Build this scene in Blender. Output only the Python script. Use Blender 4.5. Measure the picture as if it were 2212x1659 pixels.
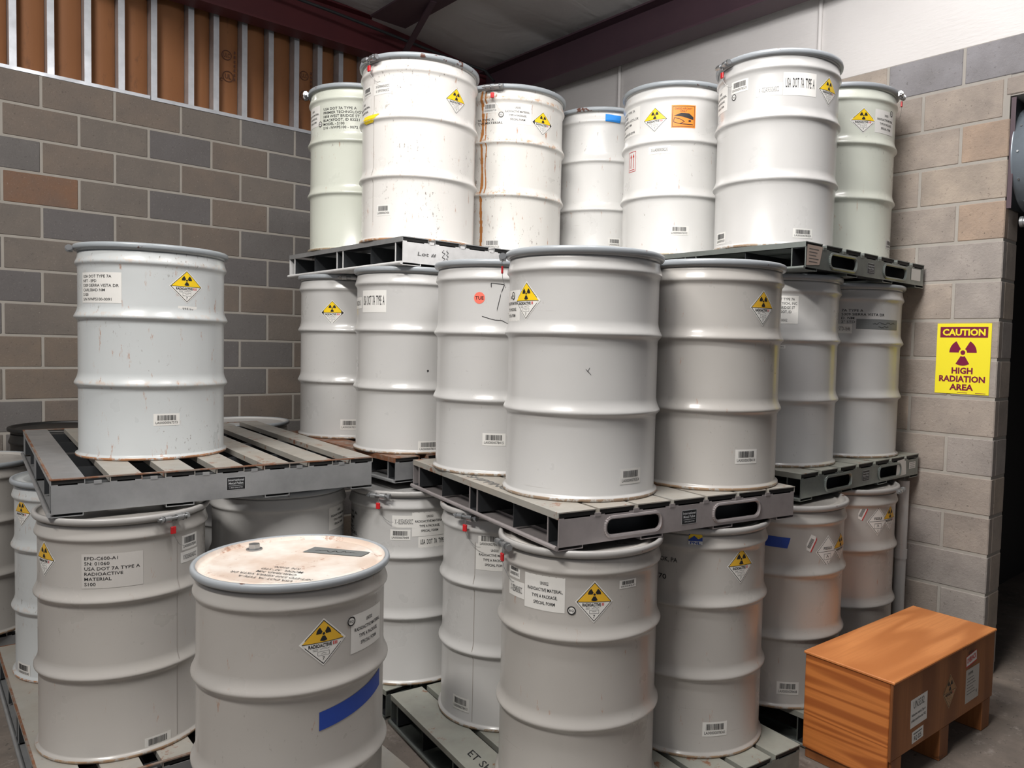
import bpy, bmesh, math, random
from mathutils import Vector, Matrix
PI = math.pi
C = bpy.context.scene.collection
for o in list(bpy.data.objects): bpy.data.objects.remove(o)

# ---------------------------------------------------------------- camera
cam_d = bpy.data.cameras.new('camera'); cam = bpy.data.objects.new('camera', cam_d); C.objects.link(cam)
yaw, pitch, roll = 0.824482532566244, -0.04836265030587109, 0.024783016585047137
Fw = Vector((-math.sin(yaw)*math.cos(pitch), math.cos(yaw)*math.cos(pitch), math.sin(pitch)))
R0 = Vector((math.cos(yaw), math.sin(yaw), 0)); U0 = R0.cross(Fw)
Rr = math.cos(roll)*R0 + math.sin(roll)*U0; Uu = -math.sin(roll)*R0 + math.cos(roll)*U0
M = Matrix((Rr, Uu, -Fw)).transposed().to_4x4()
M.translation = Vector((5.854054, -4.262372, 1.662907))
cam.matrix_world = M
cam_d.sensor_fit = 'HORIZONTAL'; cam_d.sensor_width = 36.0
cam_d.lens = 1661.87/2212*36.0
cam_d.shift_x = -(1228.179-1106)/2212; cam_d.shift_y = (830.326-829.5)/2212
cam_d.clip_start = 0.05
bpy.context.scene.camera = cam

# ---------------------------------------------------------------- world, lights, exposure
sc = bpy.context.scene
sc.view_settings.view_transform = 'Standard'; sc.view_settings.look = 'None'
sc.view_settings.gamma = 1.0; sc.view_settings.use_curve_mapping = False
sc.view_settings.exposure = 0.0
w = bpy.data.worlds.new('warehouse_air'); sc.world = w; w.use_nodes = True
w.node_tree.nodes['Background'].inputs[0].default_value = (0.93, 0.95, 1.0, 1)
w.node_tree.nodes['Background'].inputs[1].default_value = 0.20
def area_light(name, loc, target, sx, sy, power, col=(1, 1, 1)):
    l = bpy.data.lights.new(name, 'AREA'); l.shape = 'RECTANGLE'; l.size = sx; l.size_y = sy
    l.energy = power; l.color = col
    o = bpy.data.objects.new(name, l); C.objects.link(o); o.location = loc
    d = Vector(target)-Vector(loc); o.rotation_euler = d.to_track_quat('-Z', 'Y').to_euler()
    return o
def strip(name, loc, target, L, wd, power, up, col, ang):
    # strip light aimed at the target; an upward fill is added to brighten the roof
    a = area_light(name, loc, target, L, wd, power, col)
    d = (Vector(target)-Vector(loc)).normalized(); x = Vector((math.cos(ang), math.sin(ang), 0)); x = (x-d*x.dot(d)).normalized(); z = -d; y = z.cross(x)
    a.rotation_euler = Matrix((x, y, z)).transposed().to_euler()
    if up:
        b_ = area_light(name+'_roof_fill', (loc[0], loc[1], loc[2]+.05), (loc[0], loc[1], loc[2]+2), L, wd, up, col)
strip('high_bay_strip', (4.5, -6.0, 5.3), (3.0, -1.8, 1.4), 2.2, .30, 240, 0, (1.0, 0.955, 0.90), .2)
strip('near_bay_strip', (4.35, -3.1, 3.98), (3.4, -1.3, 1.6), 1.3, .14, 45, 60, (1.0, 0.985, 0.97), .75)
strip('corner_bay_strip', (4.36, -1.35, 3.95), (4.2, -.2, 2.6), .9, .12, 19, 24, (1.0, 0.98, 0.96), .0)

# ---------------------------------------------------------------- materials
def newmat(name):
    m = bpy.data.materials.new(name); m.use_nodes = True
    nt = m.node_tree; b = nt.nodes['Principled BSDF']
    return m, nt, b
def N(nt, t, **k):
    n = nt.nodes.new(t)
    for a, v in k.items(): setattr(n, a, v)
    return n
def plain(name, col, rough=0.5, metal=0.0, spec=None):
    m, nt, b = newmat(name)
    b.inputs['Base Color'].default_value = (*col, 1); b.inputs['Roughness'].default_value = rough
    b.inputs['Metallic'].default_value = metal
    return m
def mixcol(nt, fac, a, b_):
    n = N(nt, 'ShaderNodeMix', data_type='RGBA')
    for s, v in ((0, fac), (6, a), (7, b_)):
        if hasattr(v, 'is_linked') or hasattr(v, 'links'): nt.links.new(v, n.inputs[s])
        elif s == 0: n.inputs[0].default_value = v
        else: n.inputs[s].default_value = (*v, 1)
    return n.outputs[2]
def coords(nt, scale=(1, 1, 1), kind='Object', loc=(0, 0, 0)):
    t = N(nt, 'ShaderNodeTexCoord'); mp = N(nt, 'ShaderNodeMapping')
    mp.inputs['Scale'].default_value = scale; mp.inputs['Location'].default_value = loc
    nt.links.new(t.outputs[kind], mp.inputs[0]); return mp.outputs[0]
def objrand(nt, vec, k=13.0):
    oi = N(nt, 'ShaderNodeObjectInfo'); a = N(nt, 'ShaderNodeVectorMath', operation='MULTIPLY_ADD')
    cx = N(nt, 'ShaderNodeCombineXYZ')
    for i in range(3): nt.links.new(oi.outputs['Random'], cx.inputs[i])
    a.inputs[1].default_value = (k, k*1.7, k*.6); nt.links.new(cx.outputs[0], a.inputs[0]); nt.links.new(vec, a.inputs[2])
    return a.outputs[0]
def noise(nt, vec, scale, detail=4, rough=.55, dist=0.0):
    n = N(nt, 'ShaderNodeTexNoise'); n.inputs['Scale'].default_value = scale; n.inputs['Detail'].default_value = detail
    n.inputs['Roughness'].default_value = rough; n.inputs['Distortion'].default_value = dist
    nt.links.new(vec, n.inputs['Vector']); return n.outputs['Fac']
def ramp(nt, fac, stops, interp='LINEAR'):
    r = N(nt, 'ShaderNodeValToRGB'); cr = r.color_ramp; cr.interpolation = interp
    while len(cr.elements) > 1: cr.elements.remove(cr.elements[-1])
    cr.elements[0].position = stops[0][0]; cr.elements[0].color = (*([stops[0][1]]*3 if isinstance(stops[0][1], (int, float)) else stops[0][1]), 1)
    for p, c in stops[1:]:
        e = cr.elements.new(p); e.color = (*([c]*3 if isinstance(c, (int, float)) else c), 1)
    nt.links.new(fac, r.inputs[0]); return r.outputs[0]
def math2(nt, op, a, b_, clamp=False):
    n = N(nt, 'ShaderNodeMath', operation=op, use_clamp=clamp)
    for i, v in enumerate((a, b_)):
        if isinstance(v, (int, float)): n.inputs[i].default_value = v
        else: nt.links.new(v, n.inputs[i])
    return n.outputs[0]
def bump(nt, b, h, strength, dist=0.002):
    n = N(nt, 'ShaderNodeBump'); n.inputs['Strength'].default_value = strength; n.inputs['Distance'].default_value = dist
    nt.links.new(h, n.inputs['Height']); nt.links.new(n.outputs[0], b.inputs['Normal'])

def drum_paint(name, col, wear=0.0, rust=0.0, chime=None, hoop_rust=0.0):
    m, nt, b = newmat(name)
    v = objrand(nt, coords(nt))
    big = noise(nt, v, 2.2, 3)
    c = mixcol(nt, ramp(nt, big, [(.3, 0), (.75, 1)]), col, tuple(x*.93 for x in col))
    # scuffs: streaky fine noise, masked by patches
    vs = objrand(nt, coords(nt, (9, 9, 4.0)), 7)
    sc1 = ramp(nt, noise(nt, vs, 9, 6, .7), [(.655-.055*wear, 0), (.685-.045*wear, 1)])
    patch = ramp(nt, noise(nt, v, 3.1, 2), [(.53-.08*wear, 0), (.60, 1)])
    scm = math2(nt, 'MULTIPLY', sc1, patch)
    c = mixcol(nt, math2(nt, 'MULTIPLY', scm, .25+.65*wear), c, (.13, .10, .075))
    # horizontal rub lines low on the body
    vl = objrand(nt, coords(nt, (1.6, 1.6, 90)), 3)
    ln = ramp(nt, noise(nt, vl, 1.6, 3, .6), [(.70, 0), (.73, 1)])
    c = mixcol(nt, math2(nt, 'MULTIPLY', math2(nt, 'MULTIPLY', ln, patch), .3+.4*wear), c, (.2, .17, .14))
    if rust > 0:
        vr = objrand(nt, coords(nt, (5, 5, 1.2)), 5)
        rr = ramp(nt, noise(nt, vr, 7, 8, .72), [(.64-.05*rust, 0), (.69-.03*rust, 1)])
        c = mixcol(nt, math2(nt, 'MULTIPLY', rr, min(1, .5+.4*rust)), c, (.36, .13, .035))
    sep = N(nt, 'ShaderNodeSeparateXYZ'); nt.links.new(coords(nt), sep.inputs[0])
    z = sep.outputs[2]
    if hoop_rust > 0:
        hz = None
        for zc in (.814, .589, .31):
            d = math2(nt, 'ABSOLUTE', math2(nt, 'SUBTRACT', z, zc+.006), 0)
            k = math2(nt, 'SUBTRACT', 1.0, math2(nt, 'MULTIPLY', d, 60), True)
            hz = k if hz is None else math2(nt, 'MAXIMUM', hz, k)
        nn = ramp(nt, noise(nt, objrand(nt, coords(nt, (14, 14, 14))), 2.4, 6, .75), [(.50, 0), (.62, 1)])
        c = mixcol(nt, math2(nt, 'MULTIPLY', math2(nt, 'MULTIPLY', hz, nn), hoop_rust), c, (.52, .25, .08))
    if chime:
        k = math2(nt, 'LESS_THAN', z, .011)
        nn = ramp(nt, noise(nt, objrand(nt, coords(nt, (10, 10, 10))), 3, 5, .7), [(.4, 0), (.5, 1)])
        c = mixcol(nt, math2(nt, 'MULTIPLY', math2(nt, 'MULTIPLY', k, nn), .9), c, chime)
    nt.links.new(c, b.inputs['Base Color'])
    r = ramp(nt, noise(nt, v, 5, 4), [(.3, .26), (.8, .40)])
    nt.links.new(r, b.inputs['Roughness'])
    b.inputs['Coat Weight'].default_value = 0.35; b.inputs['Coat Roughness'].default_value = .12
    bump(nt, b, noise(nt, v, 5.5, 2), .25, .006)
    return m
PAINT = {
 'grey':  drum_paint('grey_white_enamel', (.53, .525, .515), .15, 0, (.30, .2, .12)),
 'white': drum_paint('white_enamel', (.66, .655, .64), .35, .15, (.35, .25, .15)),
 'cream': drum_paint('worn_cream_enamel', (.72, .70, .67), .9, .45, (.40, .18, .06)),
 'green': drum_paint('greenish_white_enamel', (.62, .645, .57), .5, .2, (.35, .25, .15)),
 'rusty': drum_paint('rust_streaked_enamel', (.68, .665, .63), .9, .8, (.40, .18, .06), 1.0),
 'blue':  drum_paint('cool_white_enamel', (.55, .575, .58), .7, .5, (.42, .17, .05), .35),
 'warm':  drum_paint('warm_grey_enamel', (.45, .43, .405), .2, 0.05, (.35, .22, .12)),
 'black': plain('black_drum_paint', (.012, .012, .012), .45),
}
def rim_paint(name, col, chips):
    m, nt, b = newmat(name)
    v = objrand(nt, coords(nt, (1, 1, 1)))
    f = ramp(nt, noise(nt, v, 15, 4, .6), [(.64-chips, 0), (.66-chips, 1)])
    nt.links.new(mixcol(nt, f, col, (.12, .055, .04)), b.inputs['Base Color']); b.inputs['Roughness'].default_value = .3
    return m
RIM = {'grey': rim_paint('ring_grey_enamel', (.33, .355, .38), -.05), 'worn': rim_paint('ring_chipped_enamel', (.33, .36, .385), .02), 'warm': rim_paint('ring_warm_enamel', (.38, .37, .36), -.05)}
def steel(name, col, rust=0.0, dust=0.0, rough=.38, metal=.75):
    m, nt, b = newmat(name)
    v = objrand(nt, coords(nt)); n1 = noise(nt, v, 6, 5, .6)
    c = mixcol(nt, ramp(nt, n1, [(.35, 0), (.7, 1)]), col, tuple(x*.72 for x in col))
    if dust: 
        c = mixcol(nt, math2(nt, 'MULTIPLY', ramp(nt, noise(nt, v, 3.3, 6, .65), [(.35, .35), (.65, 1)]), dust), c, (.37, .33, .28))
    if rust:
        c = mixcol(nt, math2(nt, 'MULTIPLY', ramp(nt, noise(nt, v, 11, 6, .7), [(.52-.08*rust, 0), (.60-.05*rust, 1)]), .85), c, (.24, .085, .03))
    nt.links.new(c, b.inputs['Base Color'])
    nt.links.new(ramp(nt, n1, [(.3, rough-.06), (.8, rough+.15)]), b.inputs['Roughness'])
    b.inputs['Metallic'].default_value = metal if not dust else metal*.25
    bump(nt, b, noise(nt, v, 30, 3), .1, .001)
    return m
GALV = steel('galvanised_steel', (.46, .47, .48), 0, 0, .36, .6)
GALVG = steel('green_grey_steel', (.33, .36, .34))
GALVP = steel('warm_grey_steel', (.46, .42, .42), 0, 0, .36, .5)
GALVW = steel('whitened_steel', (.80, .80, .80), 0, 0, .5, .15)
DUSTY = steel('dusty_slat_steel', (.42, .43, .41), -.9, .85, .5)
DUSTG = steel('green_slat_steel', (.34, .37, .33), -1.0, .45, .45)
RUSTY = steel('rusty_edge_steel', (.32, .26, .22), 1.0, 0, .6, .4)
DARKST_SHADE = steel('dark_steel_inner_shade', (.035, .038, .042), 0, 0, .5, .3)  # near-black tint paints shade inside the pallets; also colours real dark steel parts
END_SHADE = plain('slat_end_shade', (.008, .008, .008), .6)  # near-black stands in for shade in the open slat ends
STUD = steel('bright_stud_steel', (.72, .75, .80), 0, 0, .35, .6)
BOLT = plain('zinc_bolt', (.42, .43, .44), .32, .85)
RED = plain('red_seal_plastic', (.55, .015, .02), .4)
WIRE = plain('steel_wire', (.5, .5, .5), .3, .9)
PAPER = plain('label_paper', (.74, .73, .70), .45)
GPAPER = plain('greyed_label', (.50, .49, .465), .45)
CPAPER = plain('clear_label', (.53, .51, .485), .3)
INK = plain('black_ink', (.012, .012, .014), .5)
GINK = plain('grey_ink', (.10, .10, .10), .5)
YEL = plain('placard_yellow', (.86, .58, .01), .4)
AMB = plain('placard_amber', (.72, .42, .03), .4)
REDI = plain('red_ink', (.55, .03, .03), .5)
ORG = plain('orange_label', (.85, .24, .02), .45)
TAPEB = plain('blue_tape', (.012, .055, .35), .5)
TAPEL = plain('bright_blue_tape', (.02, .25, .75), .5)
TAPEY = plain('yellow_tape', (.85, .62, .02), .5)
TAPEG = plain('grey_tape', (.16, .17, .17), .45)
TUE = plain('coral_sticker', (.85, .16, .11), .5)
SEAM = plain('weld_seam_line', (.33, .30, .27), .5)
RSTR = plain('rust_run', (.42, .16, .035), .7)
SYEL = plain('sign_yellow', (.92, .80, .03), .4)
MAG = plain('sign_magenta', (.20, .008, .05), .4)
PLAQ = plain('black_plaque', (.012, .013, .015), .3)
PLAQT = plain('plaque_lettering', (.55, .57, .58), .4)
BTAG = plain('brown_tag', (.42, .33, .28), .6)

# ---------------------------------------------------------------- helpers
class MB:
    def __init__(s): s.v = []; s.f = []; s.m = []; s.mats = []; s.sm = []
    def mi(s, mat):
        if mat not in s.mats: s.mats.append(mat)
        return s.mats.index(mat)
    def add(s, vs, fs, mat, smooth=False):
        k = len(s.v); s.v += [tuple(v) for v in vs]; i = s.mi(mat)
        for f in fs: s.f.append(tuple(a+k for a in f)); s.m.append(i); s.sm.append(smooth)
    def box(s, x0, x1, y0, y1, z0, z1, mat, T=None):
        vs = [(x, y, z) for x in (x0, x1) for y in (y0, y1) for z in (z0, z1)]
        if T: vs = [T @ Vector(v) for v in vs]
        s.add(vs, [(0,1,3,2),(4,6,7,5),(0,4,5,1),(2,3,7,6),(0,2,6,4),(1,5,7,3)], mat)
    def cbox(s, x0, x1, y0, y1, z0, z1, mat, c=.004):
        # box with chamfered edges
        X, Y, Z = (x0, x1), (y0, y1), (z0, z1); vs = []; idx = {}
        for i in (0, 1):
            for j in (0, 1):
                for k in (0, 1):
                    sx, sy, sz = (1, -1)[i], (1, -1)[j], (1, -1)[k]
                    for a in range(3):
                        p = [X[i]+sx*c, Y[j]+sy*c, Z[k]+sz*c]; p[a] = (X[i], Y[j], Z[k])[a]
                        idx[i, j, k, a] = len(vs); vs.append(p)
        fs = []
        for a in range(3):
            b_, c_ = (a+1) % 3, (a+2) % 3
            for e in (0, 1):
                q = []
                for (u, v) in ((0, 0), (1, 0), (1, 1), (0, 1)):
                    t = [0, 0, 0]; t[a] = e; t[b_] = u; t[c_] = v; q.append(idx[(*t, a)])
                fs.append(tuple(q) if e else tuple(q[::-1]))
            for u in (0, 1):
                for v in (0, 1):
                    t0 = [0, 0, 0]; t1 = [0, 0, 0]; t0[b_] = t1[b_] = u; t0[c_] = t1[c_] = v; t0[a] = 0; t1[a] = 1
                    q = (idx[(*t0, b_)], idx[(*t1, b_)], idx[(*t1, c_)], idx[(*t0, c_)])
                    fs.append(q if u == v else q[::-1])
        for i in (0, 1):
            for j in (0, 1):
                for k in (0, 1):
                    q = [idx[i, j, k, a] for a in range(3)]
                    fs.append(tuple(q) if (i+j+k) % 2 else tuple(q[::-1]))
        s.add(vs, fs, mat)
    def lathe(s, prof, n, mat, smooth=True, ang0=0., ang1=2*PI):
        full = abs(ang1-ang0-2*PI) < 1e-6; m = n if full else n+1
        vs = [(r*math.cos(ang0+(ang1-ang0)*i/n), r*math.sin(ang0+(ang1-ang0)*i/n), z) for r, z in prof for i in range(m)]
        fs = []
        for j in range(len(prof)-1):
            for i in range(n):
                a = j*m+i; b_ = j*m+(i+1) % m; fs.append((a, b_, b_+m, a+m))
        s.add(vs, fs, mat, smooth)
    def cyl(s, p0, p1, r, n, mat, caps=True, r1=None):
        p0, p1 = Vector(p0), Vector(p1); d = (p1-p0).normalized()
        a = d.orthogonal().normalized(); b_ = d.cross(a); r1 = r if r1 is None else r1
        vs = [p0+r*(math.cos(2*PI*i/n)*a+math.sin(2*PI*i/n)*b_) for i in range(n)] + [p1+r1*(math.cos(2*PI*i/n)*a+math.sin(2*PI*i/n)*b_) for i in range(n)]
        fs = [(i, (i+1) % n, n+(i+1) % n, n+i) for i in range(n)]
        s.add(vs, fs, mat, n > 7)
        if caps: s.add(vs, [tuple(range(n))[::-1], tuple(range(n, 2*n))], mat)
    def tube(s, pts, r, n, mat):
        for a, b_ in zip(pts, pts[1:]): s.cyl(a, b_, r, n, mat, False)
    def build(s, name, parent=None, loc=(0, 0, 0), rot=0.):
        me = bpy.data.meshes.new(name); me.from_pydata(s.v, [], s.f)
        for mt in s.mats: me.materials.append(mt)
        me.polygons.foreach_set('material_index', s.m); me.polygons.foreach_set('use_smooth', s.sm)
        me.update()
        return link(name, me, parent, loc, rot)
def link(name, me, parent=None, loc=(0, 0, 0), rot=0.):
    o = bpy.data.objects.new(name, me); C.objects.link(o); o.location = loc; o.rotation_euler = (0, 0, rot)
    if parent: o.parent = parent
    return o
def fixn(o):
    bm = bmesh.new(); bm.from_mesh(o.data); bmesh.ops.recalc_face_normals(bm, faces=bm.faces); bm.to_mesh(o.data); bm.free(); return o
def empty(name, loc=(0, 0, 0), rot=0.):
    o = bpy.data.objects.new(name, None); C.objects.link(o); o.location = loc; o.rotation_euler = (0, 0, rot); o.empty_display_size = .1
    return o
def tag(o, label=None, cat=None, group=None, kind=None):
    if label: o['label'] = label
    if cat: o['category'] = cat
    if group: o['group'] = group
    if kind: o['kind'] = kind
    return o

# text outlines from the built-in font, cached: (verts2d, tris, width, cap height 1)
_tc = {}
def text_geo(t, bold=0.0):
    k = (t, bold)
    if k in _tc: return _tc[k]
    cu = bpy.data.curves.new('t', 'FONT'); cu.body = t; cu.resolution_u = 2; cu.size = 1.0/.7; cu.offset = bold
    o = bpy.data.objects.new('t', cu); C.objects.link(o)
    dg = bpy.context.evaluated_depsgraph_get(); me = o.evaluated_get(dg).to_mesh()
    vs = [(v.co.x, v.co.y) for v in me.vertices]; fs = [tuple(p.vertices) for p in me.polygons]
    o.evaluated_get(dg).to_mesh_clear(); bpy.data.objects.remove(o); bpy.data.curves.remove(cu)
    wd = (max(v[0] for v in vs), min(v[0] for v in vs)) if vs else (1, 0)
    _tc[k] = (vs, fs, wd[0], wd[1]); return _tc[k]

class Sheet:
    """a flat print (u right, v up) wrapped by fn(u, v, off) -> xyz"""
    def __init__(s, fn, du=.012): s.mb = MB(); s.fn = fn; s.du = du; s.nv = 1
    def poly(s, pts, mat, off=.0006):
        us = [p[0] for p in pts]; u0, u1 = min(us), max(us); n = max(1, int(math.ceil((u1-u0)/s.du)))
        cuts = sorted(set([round(u0+(u1-u0)*i/n, 6) for i in range(n+1)]+[round(u, 6) for u in us]))
        cols = []
        for u in cuts:
            vv = []
            for (a, b_) in zip(pts, list(pts[1:])+[pts[0]]):
                if abs(a[0]-b_[0]) < 1e-9:
                    if abs(a[0]-u) < 1e-6: vv += [a[1], b_[1]]
                elif min(a[0], b_[0])-1e-7 <= u <= max(a[0], b_[0])+1e-7:
                    vv.append(a[1]+(b_[1]-a[1])*(u-a[0])/(b_[0]-a[0]))
            if vv: cols.append((u, min(vv), max(vv)))
        vs = []
        k = s.nv+1
        for u, a, b_ in cols: vs += [s.fn(u, a+(b_-a)*j/s.nv, off) for j in range(k)]
        s.mb.add(vs, [(k*i+j, k*(i+1)+j, k*(i+1)+j+1, k*i+j+1) for i in range(len(cols)-1) for j in range(s.nv)], mat)
    def rect(s, u0, v0, u1, v1, mat, off=.0006): s.poly([(u0, v0), (u1, v0), (u1, v1), (u0, v1)], mat, off)
    def line(s, p, q, wd, mat, off=.0012):
        dx, dy = q[0]-p[0], q[1]-p[1]; L = math.hypot(dx, dy) or 1; nx, ny = -dy/L*wd/2, dx/L*wd/2
        s.poly([(p[0]+nx, p[1]+ny), (q[0]+nx, q[1]+ny), (q[0]-nx, q[1]-ny), (p[0]-nx, p[1]-ny)], mat, off)
    def path(s, pts, wd, mat, off=.0012):
        for a, b_ in zip(pts, pts[1:]): s.line(a, b_, wd, mat, off)
    def disc(s, u, v, r, mat, off=.0006, n=16, a0=0, a1=2*PI, r0=0):
        k = n+1; vs = []
        for i in range(k):
            a = a0+(a1-a0)*i/n; vs += [s.fn(u+r0*math.cos(a), v+r0*math.sin(a), off), s.fn(u+r*math.cos(a), v+r*math.sin(a), off)]
        s.mb.add(vs, [(2*i, 2*i+1, 2*i+3, 2*i+2) for i in range(n)], mat)
    def text(s, t, u, v, h, mat, width=None, align='L', off=.0012, bold=0.0, shear=0.):
        if not t.strip(): return
        vs, fs, x1, x0 = text_geo(t, bold); sx = h
        if width: sx = width/(x1-x0)
        W = (x1-x0)*sx; ou = {'L': 0, 'C': -W/2, 'R': -W}[align]
        s.mb.add([s.fn(u+ou+(a-x0)*sx+shear*b_*h, v+b_*h, off) for a, b_ in vs], fs, mat)
    def build(s, name, parent=None, loc=(0, 0, 0), rot=0.): return s.mb.build(name, parent, loc, rot)

def trefoil(S, u, v, r, mat, off=.0012, up=False):
    S.disc(u, v, r*.18, mat, off, 12)
    for k in range(3):
        a = (-PI/2 if not up else PI/2)+k*2*PI/3
        S.disc(u, v, r, mat, off, 8, a-PI/6, a+PI/6, r*.30)
def placard(S, w, h, cls, seed=0, yellow=None):
    rnd = random.Random(seed); W, H = w/2, h/2; yellow = yellow or YEL
    D = lambda k: [(0, -H*k), (W*k, 0), (0, H*k), (-W*k, 0)]
    S.poly(D(1), PAPER, .0006); S.poly(D(.93), INK, .0009); S.poly(D(.885), PAPER, .0012)
    S.poly([(-W*.885, 0), (0, H*.885), (W*.885, 0)], yellow, .0015)
    S.line((-W*.88, 0), (W*.88, 0), h*.012, INK, .0018)
    trefoil(S, 0, H*.36, h*.155, INK, .0018)
    S.text('RADIOACTIVE', -W*.62, -H*.20, h*.070, INK, W*.97, 'L', .0018, .05)
    n = len(cls)
    for i in range(n): S.rect(W*(.40+.075*i), -H*.19, W*(.44+.075*i), -H*.05, REDI, .0018)
    for k, (a, b_) in enumerate(((-.45, -.27), (-.45, -.33))): S.line((a*W, b_*H), ((a+.22)*W, b_*H), h*.007, INK, .0018)
    p = [(W*(-.15+.06*i), H*(-.28+rnd.uniform(-.035, .035))) for i in range(8)]; S.path(p, h*.007, GINK, .0018)
    for (a, b_, c_, d) in ((-.24, -.38, .24, -.38), (.24, -.38, .24, -.55), (.24, -.55, -.24, -.55), (-.24, -.55, -.24, -.38)):
        S.line((a*W, b_*H), (c_*W, d*H), h*.006, INK, .0018)
    p = [(W*(-.12+.06*i), H*(-.46+rnd.uniform(-.03, .03))) for i in range(5)]; S.path(p, h*.007, GINK, .0018)
    S.text('7', 0, -H*.76, h*.075, INK, None, 'C', .0018)
def fissile(S, w, h):
    W, H = w/2, h/2; D = lambda k: [(0, -H*k), (W*k, 0), (0, H*k), (-W*k, 0)]
    S.poly(D(1), PAPER); S.poly(D(.92), INK, .0009); S.poly(D(.88), PAPER, .0012)
    S.line((-W*.87, 0), (W*.87, 0), h*.01, INK, .0018)
    S.text('FISSILE', 0, H*.12, h*.08, INK, W*.75, 'C', .0018, .02)
    for (a, b_, c_, d) in ((-.32, -.15, .32, -.15), (.32, -.15, .32, -.5), (.32, -.5, -.32, -.5), (-.32, -.5, -.32, -.15)):
        S.line((a*W, b_*H), (c_*W, d*H), h*.008, INK, .0018)
    S.path([(-.1*W, -.4*H), (-.02*W, -.22*H), (.1*W, -.38*H), (.0, -.3*H)], h*.012, INK, .0018)
    S.text('7', 0, -H*.78, h*.08, INK, None, 'C', .0018)
def barcode(S, w, h, t, paper=None):
    rnd = random.Random(t); W, H = w/2, h/2
    S.rect(-W, -H, W, H, paper or PAPER)
    u = -W*.72
    while u < W*.70:
        b_ = rnd.choice((.010, .017, .026))*w; S.rect(u, -H*.12, u+b_, H*.74, INK, .0012); u += b_+rnd.choice((.010, .014, .02))*w
    S.text(t, 0, -H*.70, h*.20, INK, w*.84, 'C', .0012)
def serif(S, w, h, rq=False):
    S.rect(-w/2, -h/2, w/2, h/2, PAPER)
    for i, t in enumerate(('UN3332', 'RADIOACTIVE MATERIAL,', 'TYPE A PACKAGE,', 'SPECIAL FORM')):
        S.text(t, w*.02, h*(.24-.19*i), h*.092, INK, w*(.20, .86, .62, .52)[i], 'C', .0012, 0.018)
def lines(S, w, h, txt, paper, mat=None, pad=.05, bold=0., fill=.62):
    L = txt.split('|'); n = len(L)
    if paper: S.rect(-w/2, -h/2, w/2, h/2, paper)
    hh = h*(1-2*pad)/n; mx = max(text_geo(t, bold)[2] for t in L if t.strip()); ww = w*(1-2*pad)
    for i, t in enumerate(L):
        if not t.strip(): continue
        g = text_geo(t, bold); S.text(t, -w/2+w*pad, h/2-h*pad-hh*(i+.5+fill/2), hh*fill, mat or INK, ww*g[2]/mx, 'L', .0012, bold)

_mesh = {}
def shared(key, fn):
    if key not in _mesh:
        o = fn(); _mesh[key] = o.data; bpy.data.objects.remove(o)
    return _mesh[key]
# ---------------------------------------------------------------- setting
def cmu(name, tones, mortar=False):
    m, nt, b = newmat(name); v = objrand(nt, coords(nt), 31)
    oi = N(nt, 'ShaderNodeObjectInfo')
    c = ramp(nt, oi.outputs['Random'], tones, 'CONSTANT')
    n1 = noise(nt, v, 5, 4, .6); c = mixcol(nt, math2(nt, 'MULTIPLY', ramp(nt, n1, [(.35, 0), (.7, 1)]), .45), c, (.13, .12, .115))
    n2 = noise(nt, v, 95, 3, .7)
    c = mixcol(nt, math2(nt, 'MULTIPLY', ramp(nt, n2, [(.62, 0), (.70, 1)]), .35), c, (.42, .38, .34))
    c = mixcol(nt, math2(nt, 'MULTIPLY', ramp(nt, noise(nt, v, 70, 4, .7), [(.30, 1), (.38, 0)]), .6), c, (.06, .05, .045))
    nt.links.new(c, b.inputs['Base Color']); b.inputs['Roughness'].default_value = .9
    bump(nt, b, noise(nt, v, 60, 5, .75), .8, .005); return m
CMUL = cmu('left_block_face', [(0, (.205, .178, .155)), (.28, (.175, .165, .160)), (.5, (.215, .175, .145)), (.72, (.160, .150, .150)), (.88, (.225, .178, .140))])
CMUR = cmu('right_block_face', [(0, (.43, .365, .31)), (.3, (.40, .345, .30)), (.6, (.44, .37, .305)), (.8, (.395, .355, .325))])
CMUO = cmu('orange_block_face', [(0, (.24, .135, .085))])
CMUG = cmu('grey_top_block_face', [(0, (.31, .30, .315))])
m, nt, b = newmat('mortar'); v = coords(nt)
nt.links.new(mixcol(nt, noise(nt, v, 8, 4), (.43, .40, .36), (.34, .32, .29)), b.inputs['Base Color']); b.inputs['Roughness'].default_value = .95
bump(nt, b, noise(nt, v, 120, 3), .5, .002); MORT = m
BL, BHt, J = .4064, .2032, .012
LT, RT = 3.2775, 3.2775
def block_mesh(L, mat, key):
    def f():
        b_ = MB(); b_.cbox(-.05, 0, -L/2+J/2, L/2-J/2, -BHt/2+J/2, BHt/2-J/2, mat, .005); return fixn(b_.build('block'))
    return shared(('blk', L, key), f)
wl = empty('wall_left'); wl['kind'] = 'structure'
b = MB(); b.box(-.20, -.0035, -5.2, 0.0, -.03, LT-.004, MORT); fixn(b.build('mortar_bed', wl))
Y0 = -3.602
rnd = random.Random(5)
for k in range(16):
    off = .5 if k % 2 == 0 else 0.
    zc = LT-BHt*(k+.5)
    u = -4+off
    while True:
        a0 = Y0+(u)*BL; a1 = a0+BL
        u += 1
        if a0 < -5.0: continue
        if a0 > -.02: break
        L = BL
        if a1 > 0: a1 = 0; L = a1-a0
        if L < .06: break
        warm = k == 3 and abs(a0-Y0) < .01
        link('block', block_mesh(round(L, 4), CMUO if warm else CMUL, 'o' if warm else 'l'), wl, (0, (a0+a1)/2, zc))
wr = empty('wall_right', (0, 0, 0)); wr['kind'] = 'structure'
XE = 4.456
OPT = RT-BHt*1.5-.007           # underside of the lintel course
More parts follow.
